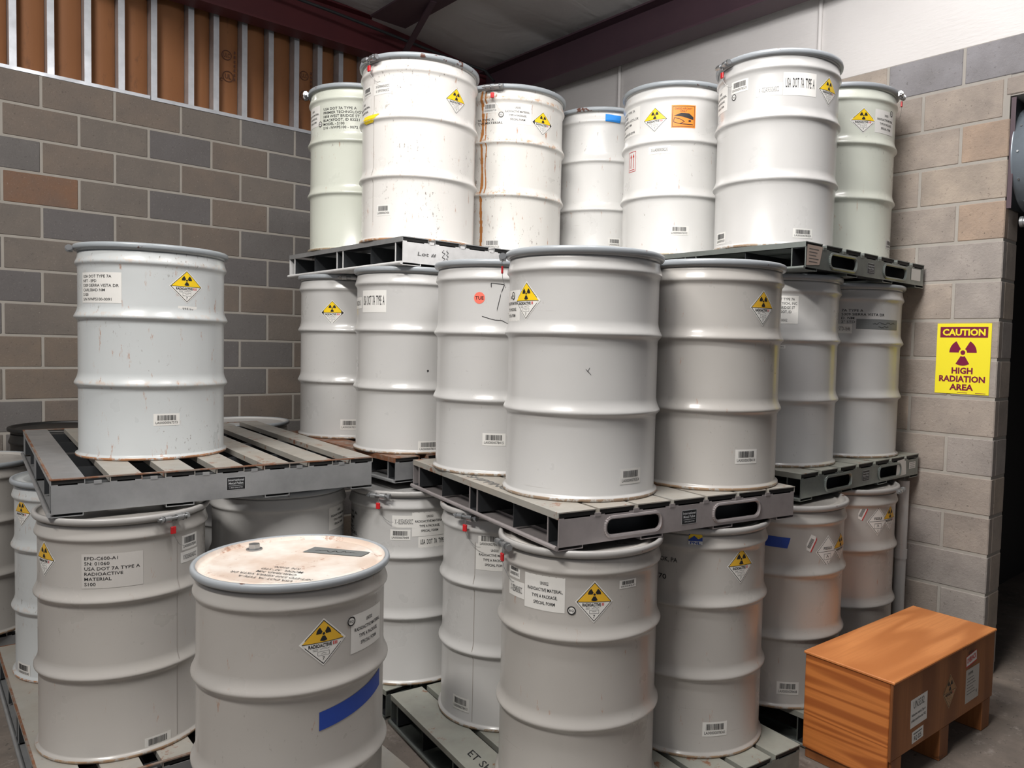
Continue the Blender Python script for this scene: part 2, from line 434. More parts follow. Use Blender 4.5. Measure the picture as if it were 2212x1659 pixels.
b = MB(); b.box(0.0, XE-.004, .0035, .195, -.03, RT-.004, MORT); b.box(XE-.004, 7.0, .006, .195, 2.975, RT-.004, MORT); fixn(b.build('mortar_bed', wr))
XP = 4.2236
def rblock(x0, x1, zc, hgt=BHt, grey=False, warm=False):
    L = x1-x0
    if L < .05: return
    mat, key = (CMUG, 'g') if grey else (CMUO2, 'o2') if warm else (CMUR, 'r')
    def f():
        b_ = MB(); b_.cbox(-L/2+J/2, L/2-J/2, 0, .05, -hgt/2+J/2, hgt/2-J/2, mat, .005); return fixn(b_.build('block'))
    link('block', shared(('rb', round(L, 3), round(hgt, 3), key), f), wr, ((x0+x1)/2, 0, zc))
CMUO2 = cmu('warm_right_block_face', [(0, (.44, .33, .25))])
for k in range(17):
    zc = RT-BHt*(k+.5); off = 0 if k % 2 == 0 else -.2032
    hg = BHt
    if k == 16: continue
    x = XP+off-BL*11
    while x < 7.0:
        x0, x1 = x, x+BL; x += BL
        if k > 1:
            if x0 >= XE-.02: break
            x1 = XE+J/2 if x1 > XE-.05 else x1
        if k == 1 and x0 > XE-.05: 
            # course above the opening is cut to a shallow strip
            rblock(x0, min(x1, 7), (RT-BHt+2.975)/2, RT-BHt-2.975); continue
        x0 = max(x0, 0)
        if x1-x0 < .05: continue
        warm = (k in (2, 4) and abs(x0-XP) < .02)
        rblock(x0, min(x1, 7), zc, hg, k == 0 and x0 > 3.7, warm)
# jamb return: the blocks seen end-on
CMUJ = CMUR
for k in range(2, 16):
    b = MB(); L = .19; b.cbox(-.05, 0, .052, .195, -BHt/2+J/2, BHt/2-J/2, CMUR, .005); fixn(b.build('block', wr, (XE, 0, RT-BHt*(k+.5))))
# white insulation liner above the right wall
m, nt, b_ = newmat('white_vinyl_liner'); v = coords(nt, (1, 1, 1))
b_.inputs['Base Color'].default_value = (.74, .715, .70, 1); b_.inputs['Roughness'].default_value = .5
wv = noise(nt, coords(nt, (12, 1, 55)), 1.3, 3, .5); bump(nt, b_, math2(nt, 'ADD', math2(nt, 'MULTIPLY', wv, .35), noise(nt, v, 2.5, 3)), .35, .02); LINER = m
b = MB(); n = 60; edges = (0.0, 1.70, 3.368, 5.05, 7.0)
for e0, e1 in zip(edges, edges[1:]):
    b = MB(); vs = []; nx = 24; nz = 8
    for j in range(nz+1):
        for i in range(nx+1):
            t = i/nx; x_ = e0+(e1-e0)*t; z_ = RT+.0+(4.32-RT)*j/nz
            y_ = .03-.028*math.sin(PI*t)**.5*math.sin(PI*min(1, (j+.6)/nz))-.004*math.sin(9*x_+j)
            vs.append((x_, max(y_, -.0)+.012, z_))
    b.add(vs, [(j*(nx+1)+i, j*(nx+1)+i+1, (j+1)*(nx+1)+i+1, (j+1)*(nx+1)+i) for j in range(nz) for i in range(nx)], LINER, True)
    fixn(b.build('wall_liner', wr))
for e0 in edges[1:-1]:
    b = MB(); b.cyl((e0, .028, RT), (e0, .028, 4.3), .014, 8, LINER); fixn(b.build('liner_seam', wr))

# left wall: stud bays above the blocks
m, nt, b_ = newmat('brown_kraft_facing'); v = objrand(nt, coords(nt, (1, 1, .35)), 9)
c = mixcol(nt, noise(nt, v, 3, 4, .6), (.30, .125, .045), (.22, .085, .030))
c = mixcol(nt, ramp(nt, noise(nt, v, 9, 6, .7), [(.62, 0), (.7, .5)]), c, (.10, .04, .02))
nt.links.new(c, b_.inputs['Base Color']); b_.inputs['Roughness'].default_value = .7; KRAFT = m
bump(nt, b_, noise(nt, v, 4, 3), .4, .01)
PRINT = plain('kraft_print', (.085, .03, .016), .7)
ys = [-4.72, -4.52, -4.33, -4.13, -3.935, -3.735, -3.54, -3.345, -3.144, -2.951, -2.755, -2.519, -2.351, -2.153, -1.959, -1.763, -1.577, -1.402, -1.2, -1.0, -.8, -.6, -.4, -.2, -.02]
for i, yy in enumerate(ys):
    b = MB(); F_ = .038
    b.box(-.003, 0, yy-F_/2, yy+F_/2, LT+.002, 4.20, STUD); b.box(-.10, -.003, yy-F_/2-.0, yy-F_/2+.003, LT+.002, 4.30, STUD)
    b.box(-.10, -.097, yy-F_/2, yy+F_/2, LT+.002, 4.30, STUD); fixn(b.build('stud', wl))
    if i < len(ys)-1:
        y0, y1 = yy+F_/2+.002, ys[i+1]-F_/2-.002; b = MB(); vs = []; n = 8
        for j in (0, 1):
            for k in range(n+1):
                t = k/n; vs.append((-.088+.030*math.sin(PI*t)**.6, y0+(y1-y0)*t, LT+.02 if j == 0 else 4.30))
        b.add(vs, [(k, k+1, n+2+k, n+1+k) for k in range(n)], KRAFT, True); fixn(b.build('insulation_facing', wl))
        if i in (12, 15, 8):
            yc = (y0+y1)/2
            S = Sheet(lambda u, v, off: (-.055+off, yc+u, 3.55+v))
            if i == 8: continue
            S.disc(0, .02, .040, PRINT, .001, 20, 0, 2*PI, .034); S.text('UL', 0, .004, .034, PRINT, .042, 'C', .001, .02)
            S.text('C', -.048, -.02, .022, PRINT, None, 'C', .001, .02)
            S.disc(-.01, .17, .036, PRINT, .001, 20, 0, 2*PI, .030); S.text('ULC', -.01, .155, .030, PRINT, .044, 'C', .001, .02)
            for q_ in range(7):
                S.rect(.040, .00+.032*q_, .052, .018+.032*q_, PRINT, .001)
            S.build('printed_mark', wl)
b = MB(); b.box(-.10, .003, -5.2, -2.78, LT-.004, LT+.018, STUD); fixn(b.build('bottom_track', wl))
b = MB(); b.box(-.10, .006, -2.775, 0, LT-.010, LT+.014, STUD); fixn(b.build('bottom_track', wl))
b = MB(); b.box(-.20, -.101, -5.2, 0, LT, 4.35, KRAFT); fixn(b.build('backing_board', wl))

# steel frame
m, nt, b_ = newmat('red_oxide_steel'); v = coords(nt)
nt.links.new(mixcol(nt, noise(nt, v, 3, 4), (.115, .018, .022), (.075, .012, .018)), b_.inputs['Base Color']); b_.inputs['Roughness'].default_value = .55; OX = m
m, nt, b_ = newmat('purple_grey_steel'); v = coords(nt)
nt.links.new(mixcol(nt, noise(nt, v, 3, 4), (.085, .045, .058), (.055, .032, .045)), b_.inputs['Base Color']); b_.inputs['Roughness'].default_value = .5; OX2 = m
def ibeam(name, a, b_, zb, zt, fw, mat, lab, axis):
    o = tag(empty(name, (0, 0, 0)), lab, 'beam')
    for part, (w_, z0, z1) in (('lower_flange', (fw, zb, zb+.014)), ('web', (.012, zb+.0141, zt-.0141)), ('upper_flange', (fw, zt-.014, zt))):
        m_ = MB()
        if axis == 'y': m_.box(a-w_/2, a+w_/2, b_[0], b_[1], z0, z1, mat)
        else: m_.box(b_[0], b_[1], a-w_/2, a+w_/2, z0, z1, mat)
        fixn(m_.build(part, o))
    return o
ibeam('eave_beam', .12, (-5.2, -.02), 3.95, 4.25, .16, OX, 'dark red steel eave beam running along the top of the left wall', 'y')
ibeam('roof_beam', -.13, (.22, 7.0), 3.775, 4.06, .18, OX2, 'purple brown steel beam along the top of the white lined right wall', 'x')
ibeam('roof_beam', -1.24, (.45, 7.0), 4.11, 4.27, .30, OX2, 'dark steel roof beam crossing the ceiling behind the top drums', 'x')
b = MB()
def bar(b_, p, q, wd, th, mat):
    p, q = Vector(p), Vector(q); d = (q-p).normalized(); s_ = d.cross(Vector((0, 0, 1))).normalized()*wd/2; t_ = d.cross(s_).normalized()*th/2
    vs = [e+i*s_+j*t_ for e in (p, q) for i in (-1, 1) for j in (-1, 1)]
    b_.add(vs, [(0,1,3,2),(4,6,7,5),(0,4,5,1),(2,3,7,6),(0,2,6,4),(1,5,7,3)], mat)
bar(b, (.20, -.98, 3.965), (1.02, -1.20, 4.11), .045, .012, OX2)
tag(fixn(b.build('knee_brace')), 'thin flat steel brace rising from the eave beam to the roof beam', 'brace')
b = MB(); b.tube([(.25, -2.9, 4.19), (.30, -1.6, 4.12), (.34, -.55, 4.04), (.42, -.30, 4.0), (.50, -.26, 3.9)], .012, 8, DARKST_SHADE)
tag(fixn(b.build('conduit')), 'thin dark conduit running beside the eave beam to the far corner', 'pipe')
# roof lining: sagging white vinyl
m, nt, b_ = newmat('white_roof_vinyl'); v = coords(nt, (1.0, .5, 1)); b_.inputs['Base Color'].default_value = (.60, .585, .58, 1); b_.inputs['Roughness'].default_value = .5
bump(nt, b_, noise(nt, v, 3.0, 4, .5, 1.2), .5, .03); RV = m
b = MB(); nx, ny = 90, 60; vs = []
for j in range(ny+1):
    for i in range(nx+1):
        x_ = -.2+8.2*i/nx; y_ = -4.4+4.6*j/ny
        s_ = ((x_+.2) % 1.25)/1.25
        z_ = 4.15-.10*y_-.05*math.sin(PI*s_)**.8+.012*math.sin(3.1*x_+1.7*y_)*math.sin(2.3*y_)+.010*math.sin(16*s_*PI)*math.exp(-6*s_)
        vs.append((x_, y_, z_))
b.add(vs, [(j*(nx+1)+i, j*(nx+1)+i+1, (j+1)*(nx+1)+i+1, (j+1)*(nx+1)+i) for j in range(ny) for i in range(nx)], RV, True)
o = fixn(b.build('ceiling')); o['kind'] = 'structure'

# floor
m, nt, b_ = newmat('dirty_concrete'); v = coords(nt)
c = mixcol(nt, ramp(nt, noise(nt, v, 2.2, 6, .65), [(.35, 0), (.65, 1)]), (.26, .215, .18), (.14, .12, .105))
c = mixcol(nt, ramp(nt, noise(nt, v, 16, 6, .75), [(.56, 0), (.66, .7)]), c, (.30, .27, .24))
c = mixcol(nt, ramp(nt, noise(nt, v, 38, 4, .7), [(.62, 0), (.68, .8)]), c, (.05, .045, .04))
nt.links.new(c, b_.inputs['Base Color']); b_.inputs['Roughness'].default_value = .85; bump(nt, b_, noise(nt, v, 25, 6, .7), .4, .004)
b = MB(); b.box(-.2, 8, -7, 3.2, -.15, -.03, m); o = fixn(b.build('floor')); o['kind'] = 'structure'
# dark room beyond the opening
DK = plain('dark_far_wall', (.05, .05, .052), .9)
b = MB(); b.box(3.9, 8, 3.0, 3.1, -.03, 4.3, DK); b.box(3.85, 3.9, .196, 3.0, -.03, 4.3, DK); b.box(3.9, 8, .2, 3.0, 4.2, 4.3, DK); b.box(7.0, 7.1, .006, 3.0, -.03, 4.19, DK)
o = fixn(b.build('wall_back')); o['kind'] = 'structure'

# ---------------------------------------------------------------- drums
RB, RH, DH = .285, .3, .885
def drum_prof(r1=.589, r2=.31, up=.814, H=DH):
    p = [(.0, .010), (.268, .010), (.276, .002), (.2955, 0.0), (.2975, .006), (.2965, .012), (.288, .016), (RB, .022)]
    for zc, hh, ww in ((r2, RH, .021), (r1, RH, .021), (up, .2955, .021)):
        for dz, f in ((-.030, 0), (-.020, .07), (-.013, .30), (-.008, .70), (-.004, .95), (0, 1), (.004, .95), (.010, .76), (.018, .50), (.028, .24), (.038, .08), (.048, 0)):
            p.append((RB+(hh-RB)*f, zc+dz))
    p += [(RB-.001, H-.034), (.285, H-.024), (.289, H-.012)]
    return p
def body_mesh(mat, **k):
    b = MB(); b.lathe(drum_prof(**k), 72, mat)
    return b
def ring_mb(mat, H=DH):
    b = MB(); p = []
    for i in range(13):
        a = PI*(1.25-1.5*i/12*1.0)
        p.append((.2955+.0095*math.cos(a), H-.006+.0125*math.sin(a)))
    p = [(.288, H-.017), (.298, H-.018), (.3015, H-.013), (.3025, H-.005), (.301, H+.0025), (.296, H+.0055), (.289, H+.005), (.285, H-.002)]
    b.lathe(p, 72, mat); return b
def lid_mb(mat, H=DH):
    b = MB(); b.lathe([(.2865, H+.002), (.282, H-.008), (.276, H-.012), (.262, H-.0115), (.256, H-.006), (.248, H-.005), (.240, H-.0085), (.0001, H-.0075)], 72, mat); return b
def lug_meshes():
    b = MB()   # bolted closure, local x outward, y tangent
    b.cyl((0, -.036, 0), (0, -.012, 0), .0125, 12, BOLT); b.cyl((0, .012, 0), (0, .036, 0), .0125, 12, BOLT)
    b.box(-.014, -.002, -.035, -.013, -.011, .011, BOLT); b.box(-.014, -.002, .013, .035, -.011, .011, BOLT)
    o1 = b.build('closure_lug')
    b = MB(); b.cyl((0, -.058, 0), (0, .050, 0), .0062, 8, BOLT); b.cyl((0, .050, 0), (0, .060, 0), .0125, 6, BOLT)
    b.cyl((0, -.049, 0), (0, -.040, 0), .0115, 6, BOLT); b.cyl((0, .0365, 0), (0, .0385, 0), .0145, 10, BOLT)
    o2 = b.build('closure_bolt')
    b = MB(); b.cbox(-.004, .004, -.010, .010, -.060, -.032, RED, .002); b.tube([(0, 0, -.012), (.002, .004, -.024), (0, 0, -.034)], .0012, 5, WIRE)
    o3 = b.build('seal_tag')
    b = MB(); b.tube([(0, 0, -.058), (-.002, .012, -.080), (-.010, .030, -.105), (-.013, .052, -.118), (-.014, .070, -.116)], .0010, 5, WIRE)
    o4 = b.build('seal_wire')
    return [o.data for o in (o1, o2, o3, o4)], [bpy.data.objects.remove(o) for o in (o1, o2, o3, o4)]
LUGM = lug_meshes()[0]

# each row: (x, y, z), closure (azimuth, seal) or None, labels (kind, azimuth, height, width, tall, text)
DR = {
'A':([1.733, -2.109, 2.162], (-1.982, 0), [('stencil', -0.887, 0.7084, 0.2335, 0.1214, 'USA DOT 7A TYPE A|PREMIER TECHNOLOGY|1858 WEST BRIDGE ST.|BLACKFOOT, ID 83221|MODEL - S100|S N - NWPS100 - 0072'), ('serif', -1.682, 0.7316, 0.1766, 0.1107, 0), ('rq', -1.384, 0.683, 0.0456, 0.0274, 0)]),
'B':([2.35, -2.114, 2.159], (-1.44, 1), [('bar', -1.645, 0.7324, 0.0799, 0.0462, 'LA00000067458'), ('serif', -1.789, 0.6462, 0.1501, 0.0908, 0), ('code', -1.232, 0.7291, 0.1112, 0.0594, 'X 82350A05ASICC|X 107P3709ASICC'), ('plac', 0.11, 0.6969, 0.125, 0.1245, 'II'), ('bar', -1.179, 0.1459, 0.0809, 0.0544, 'LA00000067458'), ('ytape', -1.507, 0.591, 0.1259, 0.0358, 0), ('seam', -1.424, 0.4385, 0.0037, 0.6938, 0)]),
'C':([2.351, -1.508, 2.155], (-1.192, 1), [('bar', -1.097, 0.7677, 0.0828, 0.0509, 'LA00000067120'), ('serif', -0.58, 0.7381, 0.1544, 0.1088, 0), ('rq', -0.88, 0.7309, 0.0277, 0.0291, 0), ('plac', -0.053, 0.7054, 0.1415, 0.1274, 'II'), ('stencil', -1.112, 0.6979, 0.1499, 0.0354, '7A TYPE A|TIVE MATERIAL'), ('bar', -1.007, 0.045, 0.0945, 0.0519, 'LA00000067120'), ('rust', -1.257, 0.4523, 0.0214, 0.8636, 0), ('rust', -1.174, 0.5862, 0.0086, 0.5396, 0)]),
'D':([2.471, -0.902, 2.164], None, [('bar', -0.484, 0.1228, 0.0734, 0.0499, 'LA00000064226'), ('btape', -0.578, 0.8279, 0.09, 0.0574, 0)]),
'E':([3.077, -0.93, 2.144], None, [('addr', -1.993, 0.7172, 0.2211, 0.1473, 'USA DOT TYPE 7A|NFT - EPD|5309 SIERRA VISTA DR|CARLSBAD NM|S100|S/N NWPS100-0094'), ('plac', -1.289, 0.7012, 0.1416, 0.1307, 'III'), ('cargo', -0.762, 0.7105, 0.1284, 0.1152, 0), ('code', -1.186, 0.5449, 0.1613, 0.0394, 'X-LA0000008235'), ('up', -1.816, 0.5076, 0.0763, 0.1102, 0), ('bar', -0.772, 0.1283, 0.0989, 0.0475, 'LA00000072372')]),
'F':([3.703, -0.921, 2.141], (-1.975, 1), [('serif', -2.215, 0.7236, 0.1607, 0.1195, 0), ('bar', -1.665, 0.7536, 0.1051, 0.0692, 'LA00000078329'), ('rq', -1.769, 0.7087, 0.0347, 0.024, 0), ('code', -1.14, 0.712, 0.1196, 0.0711, 'X - 0C5A3R350SASICC'), ('big', -0.642, 0.7334, 0.1571, 0.1033, 0), ('plac', -0.074, 0.7239, 0.1483, 0.1331, 'II'), ('bar', -0.505, 0.0611, 0.1023, 0.0432, 'LA00000078329'), ('bar', -2.022, 0.0562, 0.0856, 0.0561, 'LA00000078329')]),
'G':([3.703, -0.314, 2.162], (0.289, 1), [('plac', -0.646, 0.7009, 0.1409, 0.1272, 'III'), ('serif', -0.144, 0.7058, 0.1435, 0.1181, 0), ('rq', 0.031, 0.7593, 0.0504, 0.0231, 0), ('bar', 0.209, 0.0922, 0.1284, 0.0465, 'LA00000064214')]),
'H':([2.091, -3.297, 1.151], (-1.741, 0), [('addr', -1.021, 0.7053, 0.204, 0.1243, 'USA DOT TYPE 7A|NFT - EPD|5309 SIERRA VISTA DR|CARLSBAD NM|S100|S/N NWPS100-0091'), ('plac', 0.195, 0.7241, 0.1449, 0.1393, 'III'), ('kg', 0.21, 0.6203, 0.0807, 0.0436, 0), ('bar', -0.082, 0.1675, 0.0986, 0.0495, 'LA00000067573')]),
'I':([1.732, -2.157, 1.135], (-0.55, 0), [('plac', -0.867, 0.6841, 0.1367, 0.1352, 'III'), ('bar', -0.519, 0.0779, 0.0978, 0.057, 'LA00000078313')]),
'J':([2.429, -2.173, 1.135], None, [('code', -1.846, 0.72, 0.1145, 0.0544, 'X 8235'), ('big', -1.321, 0.7253, 0.1623, 0.1057, 0), ('bar', -0.29, 0.037, 0.1053, 0.0514, 'LA00000078330'), ('dot', -0.32, 0.3995, 0.0112, 0.0155, 0)]),
'K':([3.118, -2.144, 1.125], None, [('tue', -1.003, 0.7324, 0.0507, 0.0473, 0), ('seven', -0.735, 0.7356, 0.0569, 0.115, 0), ('bar', -0.748, 0.1505, 0.0957, 0.0516, 'LA00000078415'), ('tilde', -0.763, 0.6429, 0.111, 0.0321, 0)]),
'L':([3.719, -2.218, 1.119], (-2.229, 1), [('plac', -1.573, 0.7016, 0.1393, 0.1397, 'II'), ('rq', -1.896, 0.7227, 0.0523, 0.0288, 0), ('serif', -1.978, 0.6836, 0.079, 0.1298, 0), ('xmark', -0.688, 0.4572, 0.0218, 0.0257, 0), ('bar', -0.063, 0.0842, 0.1099, 0.0552, 'LA00000078354')]),
'M':([3.877, -1.634, 1.127], None, [('plac', -0.148, 0.71, 0.1308, 0.1391, 'II'), ('bar', -0.348, 0.1319, 0.1023, 0.0561, 'LA00000078414')]),
'N':([3.747, -0.917, 1.128], None, [('addr', -0.933, 0.7254, 0.1398, 0.128, 'USA DOT TYPE 7A|PREMIER TECH., INC|1858 W BRIDGE ST|BLACKFOOT, ID| |S/N S100-0002'), ('code', -0.959, 0.5554, 0.0506, 0.0149, '8235')]),
'O':([3.782, -0.312, 1.14], None, [('stencil', -0.749, 0.7225, 0.2241, 0.0772, '7A TYPE A|5309 SIERRA VISTA DR|D. NM|2" STD'), ('gtape', -0.43, 0.6838, 0.2614, 0.0511, 0), ('code', -1.083, 0.6587, 0.0724, 0.0471, 'STD-1646')]),
'P':([2.487, -3.502, 0.131], (0.298, 1), [('plac', -1.307, 0.7312, 0.1294, 0.127, 'II'), ('clear', -0.366, 0.7003, 0.1971, 0.1245, 'EPD-C600-A1|SN: 01060|USA DOT 7A TYPE A|RADIOACTIVE|MATERIAL|S100'), ('bar', 0.645, 0.7584, 0.0839, 0.056, 'LA00000078348'), ('code', 0.647, 0.7028, 0.0978, 0.0416, 'X 8235A05ASICC'), ('bar', 0.161, 0.0275, 0.095, 0.0727, 'LA00000078346'), ('seam', 0.424, 0.3838, 0.0031, 0.7892, 0)]),
'Q':([3.462, -3.239, 0.073], None, [('plac', -0.103, 0.7032, 0.1413, 0.1502, 'III'), ('serif', 0.482, 0.6995, 0.1687, 0.1273, 0), ('rq', 0.213, 0.7426, 0.0349, 0.0314, 0), ('btape2', 0.308, 0.495, 0.2691, 0.1152, 0)]),
'R':([2.367, -2.839, 0.073], None, [('serif', 0.702, 0.7439, 0.2322, 0.0787, 0)]),
'S':([2.609, -2.284, 0.122], (-1.042, 1), [('code', -0.668, 0.7521, 0.107, 0.0633, 'X - 8235A05ASICC'), ('serif', -0.269, 0.7415, 0.1162, 0.1152, 0), ('bar', -0.723, 0.6917, 0.0912, 0.0486, 'LA00000078484'), ('big', -0.182, 0.6551, 0.1466, 0.0536, 0), ('stencil', -1.812, 0.7157, 0.1305, 0.1177, 'TYPE A|PREM|1858|BLAC|MODEL')]),
'T':([3.245, -2.179, 0.103], (-1.283, 1), [('serif', -0.888, 0.7094, 0.1313, 0.0938, 0), ('bar', -0.952, 0.7779, 0.106, 0.0556, 'LA00000078413'), ('bar', -1.393, 0.0842, 0.0932, 0.0763, 'LA00000078413'), ('seam', -1.175, 0.3851, 0.0022, 0.7617, 0)]),
'U':([3.837, -2.317, 0.103], (-1.815, 1), [('bar', -1.686, 0.7879, 0.0665, 0.0603, 'LA00000078412'), ('code', -1.644, 0.7239, 0.0903, 0.061, 'X - 8235A05ASICC'), ('serif', -1.206, 0.7345, 0.1448, 0.1294, 0), ('plac', -0.589, 0.7176, 0.1277, 0.1458, 'II'), ('rq', -0.853, 0.6878, 0.0325, 0.0328, 0), ('bar', -0.153, 0.7686, 0.0712, 0.0287, '00024231')]),
'V':([3.894, -1.714, 0.078], None, [('stencil', -1.335, 0.7577, 0.1142, 0.0261, 'BROOK, PA'), ('stencil', -1.369, 0.6888, 0.0495, 0.0289, 'S70'), ('logo', -0.902, 0.8606, 0.0513, 0.0668, 0), ('plac', -0.234, 0.7405, 0.128, 0.1526, 'II'), ('bar', -0.553, 0.1099, 0.0999, 0.0597, 'LA00000078361')]),
'W':([3.919, -1.109, 0.142], None, [('btape', -1.119, 0.7316, 0.1537, 0.0625, 0), ('redtag', -0.527, 0.7267, 0.053, 0.0707, 0), ('fiss', -0.212, 0.686, 0.1256, 0.1386, 0), ('plac', 0.155, 0.6916, 0.1413, 0.1263, 'II'), ('bar', -0.804, 0.0893, 0.0951, 0.0567, 'LA00000078408')]),
'X':([3.881, -0.504, 0.092], (0.188, 0), [('redtag', -0.648, 0.776, 0.0557, 0.0843, 0), ('fiss', -0.333, 0.7308, 0.1244, 0.1542, 0), ('plac', -0.002, 0.7373, 0.119, 0.1385, 'II')]),
'Y':([1.658, -3.47, 0.119], None, [('plac', -1.249, 0.7518, 0.132, 0.1198, 'II'), ('bar', -1.248, 0.0435, 0.1032, 0.0613, 'LA00000078340')]),
'Z':([0.75, -3.85, 0.107], None, []),

}
ZT = {'A': 2.158, 'B': 2.158, 'C': 2.158, 'D': 2.150, 'E': 2.150, 'F': 2.150, 'G': 2.150,
      'H': 1.151, 'I': 1.132, 'J': 1.132, 'K': 1.122, 'L': 1.122, 'M': 1.122, 'N': 1.132, 'O': 1.132,
      'P': .120, 'Y': .120, 'R': .120, 'S': .103, 'T': .100, 'U': .100, 'V': .100, 'W': .115, 'X': .115, 'Q': .075, 'Z': .107}
SPEC = {  # paint, ring, label, group
 'A': ('green', 'worn', 'greenish white top left drum with a black stencilled street address, behind the cream drum'),
 'B': ('cream', 'worn', 'scratched cream drum with yellow tape over its rib, on the upper left pallet corner'),
 'C': ('rusty', 'worn', 'rust streaked cream drum with vertical rust runs on the upper left pallet'),
 'D': ('white', 'worn', 'small looking white back drum between the rust streaked drum and the orange labelled drum'),
 'E': ('white', 'worn', 'white drum with an orange cargo aircraft label, on the upper right pallet'),
 'F': ('grey', 'grey', 'grey white drum with big USA DOT 7A TYPE A label, on the upper right pallet'),
 'G': ('green', 'grey', 'greenish drum nearest the right block wall on the upper right pallet'),
 'H': ('blue', 'worn', 'lone scuffed pale blue grey drum standing on the left slatted pallet'),
 'I': ('grey', 'grey', 'middle row drum with a lone yellow diamond and barcode, leftmost beside the left block wall'),
 'J': ('grey', 'grey', 'middle row drum with USA DOT 7A TYPE A label beneath the upper left pallet'),
 'K': ('grey', 'grey', 'middle row drum with a round coral TUE sticker and handwritten seven'),
 'L': ('grey', 'grey', 'largest middle row drum at the front pallet corner, yellow diamond at its left edge'),
 'M': ('warm', 'grey', 'middle row drum right of the front corner drum, yellow diamond near its right edge'),
 'N': ('grey', 'grey', 'middle row drum under the upper right pallet with a half hidden address label'),
 'O': ('grey', 'grey', 'middle row drum by the right wall with black stencilling and a grey tape strip'),
 'P': ('warm', 'warm', 'bottom row drum marked EPD-C600-A1 under the left slatted pallet'),
 'Q': ('warm', 'grey', 'front open floor drum with its rusty lid in view and blue tape on its side'),
 'R': ('grey', 'grey', 'bottom row drum half hidden behind the blue taped front drum'),
 'S': ('grey', 'warm', 'bottom row drum right behind the blue taped front drum, several labels near its top'),
 'T': ('grey', 'warm', 'bottom row drum with red seal and vertical weld seam, left of the front corner drum'),
 'U': ('warm', 'warm', 'bottom row drum under the front pallet corner with an RQ circle beside its yellow diamond'),
 'V': ('warm', 'warm', 'bottom row drum with a blue and yellow logo sticker below the pallet edge'),
 'W': ('warm', 'warm', 'bottom row drum with blue tape and a white FISSILE diamond beside the wooden crate'),
 'X': ('warm', 'warm', 'bottom row drum behind the wooden crate with a FISSILE diamond, nearest the right wall'),
 'Y': ('blue', 'grey', 'narrow visible drum at the left, behind the EPD-C600-A1 drum'),
 'Z': ('warm', 'grey', 'drum cut off by the left photo edge behind the left pallet stack'),
}
TIER = {**{k: 'drums on the top pallets' for k in 'ABCDEFG'}, **{k: 'drums on the middle pallets' for k in 'HIJKLMNO'}, **{k: 'drums on the floor level pallets' for k in 'PQRSTUVWXYZ'}}
HK = {'Q': dict(r1=.565, r2=.29), 'U': dict(r1=.589, r2=.287)}
PNAME = {'plac': 'hazard_placard', 'bar': 'barcode_label', 'serif': 'shipping_label', 'addr': 'address_label', 'stencil': 'stencilled_text', 'code': 'code_label',
 'rq': 'round_sticker', 'big': 'type_label', 'kg': 'weight_label', 'seam': 'weld_seam', 'rust': 'rust_streak', 'ytape': 'yellow_tape', 'btape': 'blue_tape',
 'btape2': 'blue_tape', 'gtape': 'grey_tape', 'cargo': 'orange_label', 'up': 'arrow_label', 'tue': 'round_sticker', 'seven': 'handwritten_mark', 'tilde': 'handwritten_mark',
 'xmark': 'handwritten_mark', 'dot': 'ink_spot', 'clear': 'clear_label', 'logo': 'logo_sticker', 'redtag': 'red_edged_label', 'fiss': 'fissile_placard'}
RGH = [( 'serif', 0)]
def prof_r(z, ups):
    r = RB
    for zc in ups:
        k = (z-zc)/(.040 if z > zc else .022)
        if abs(k) < 1: r = max(r, RB+(RH-RB)*(1-abs(k))+.0005)
    return r
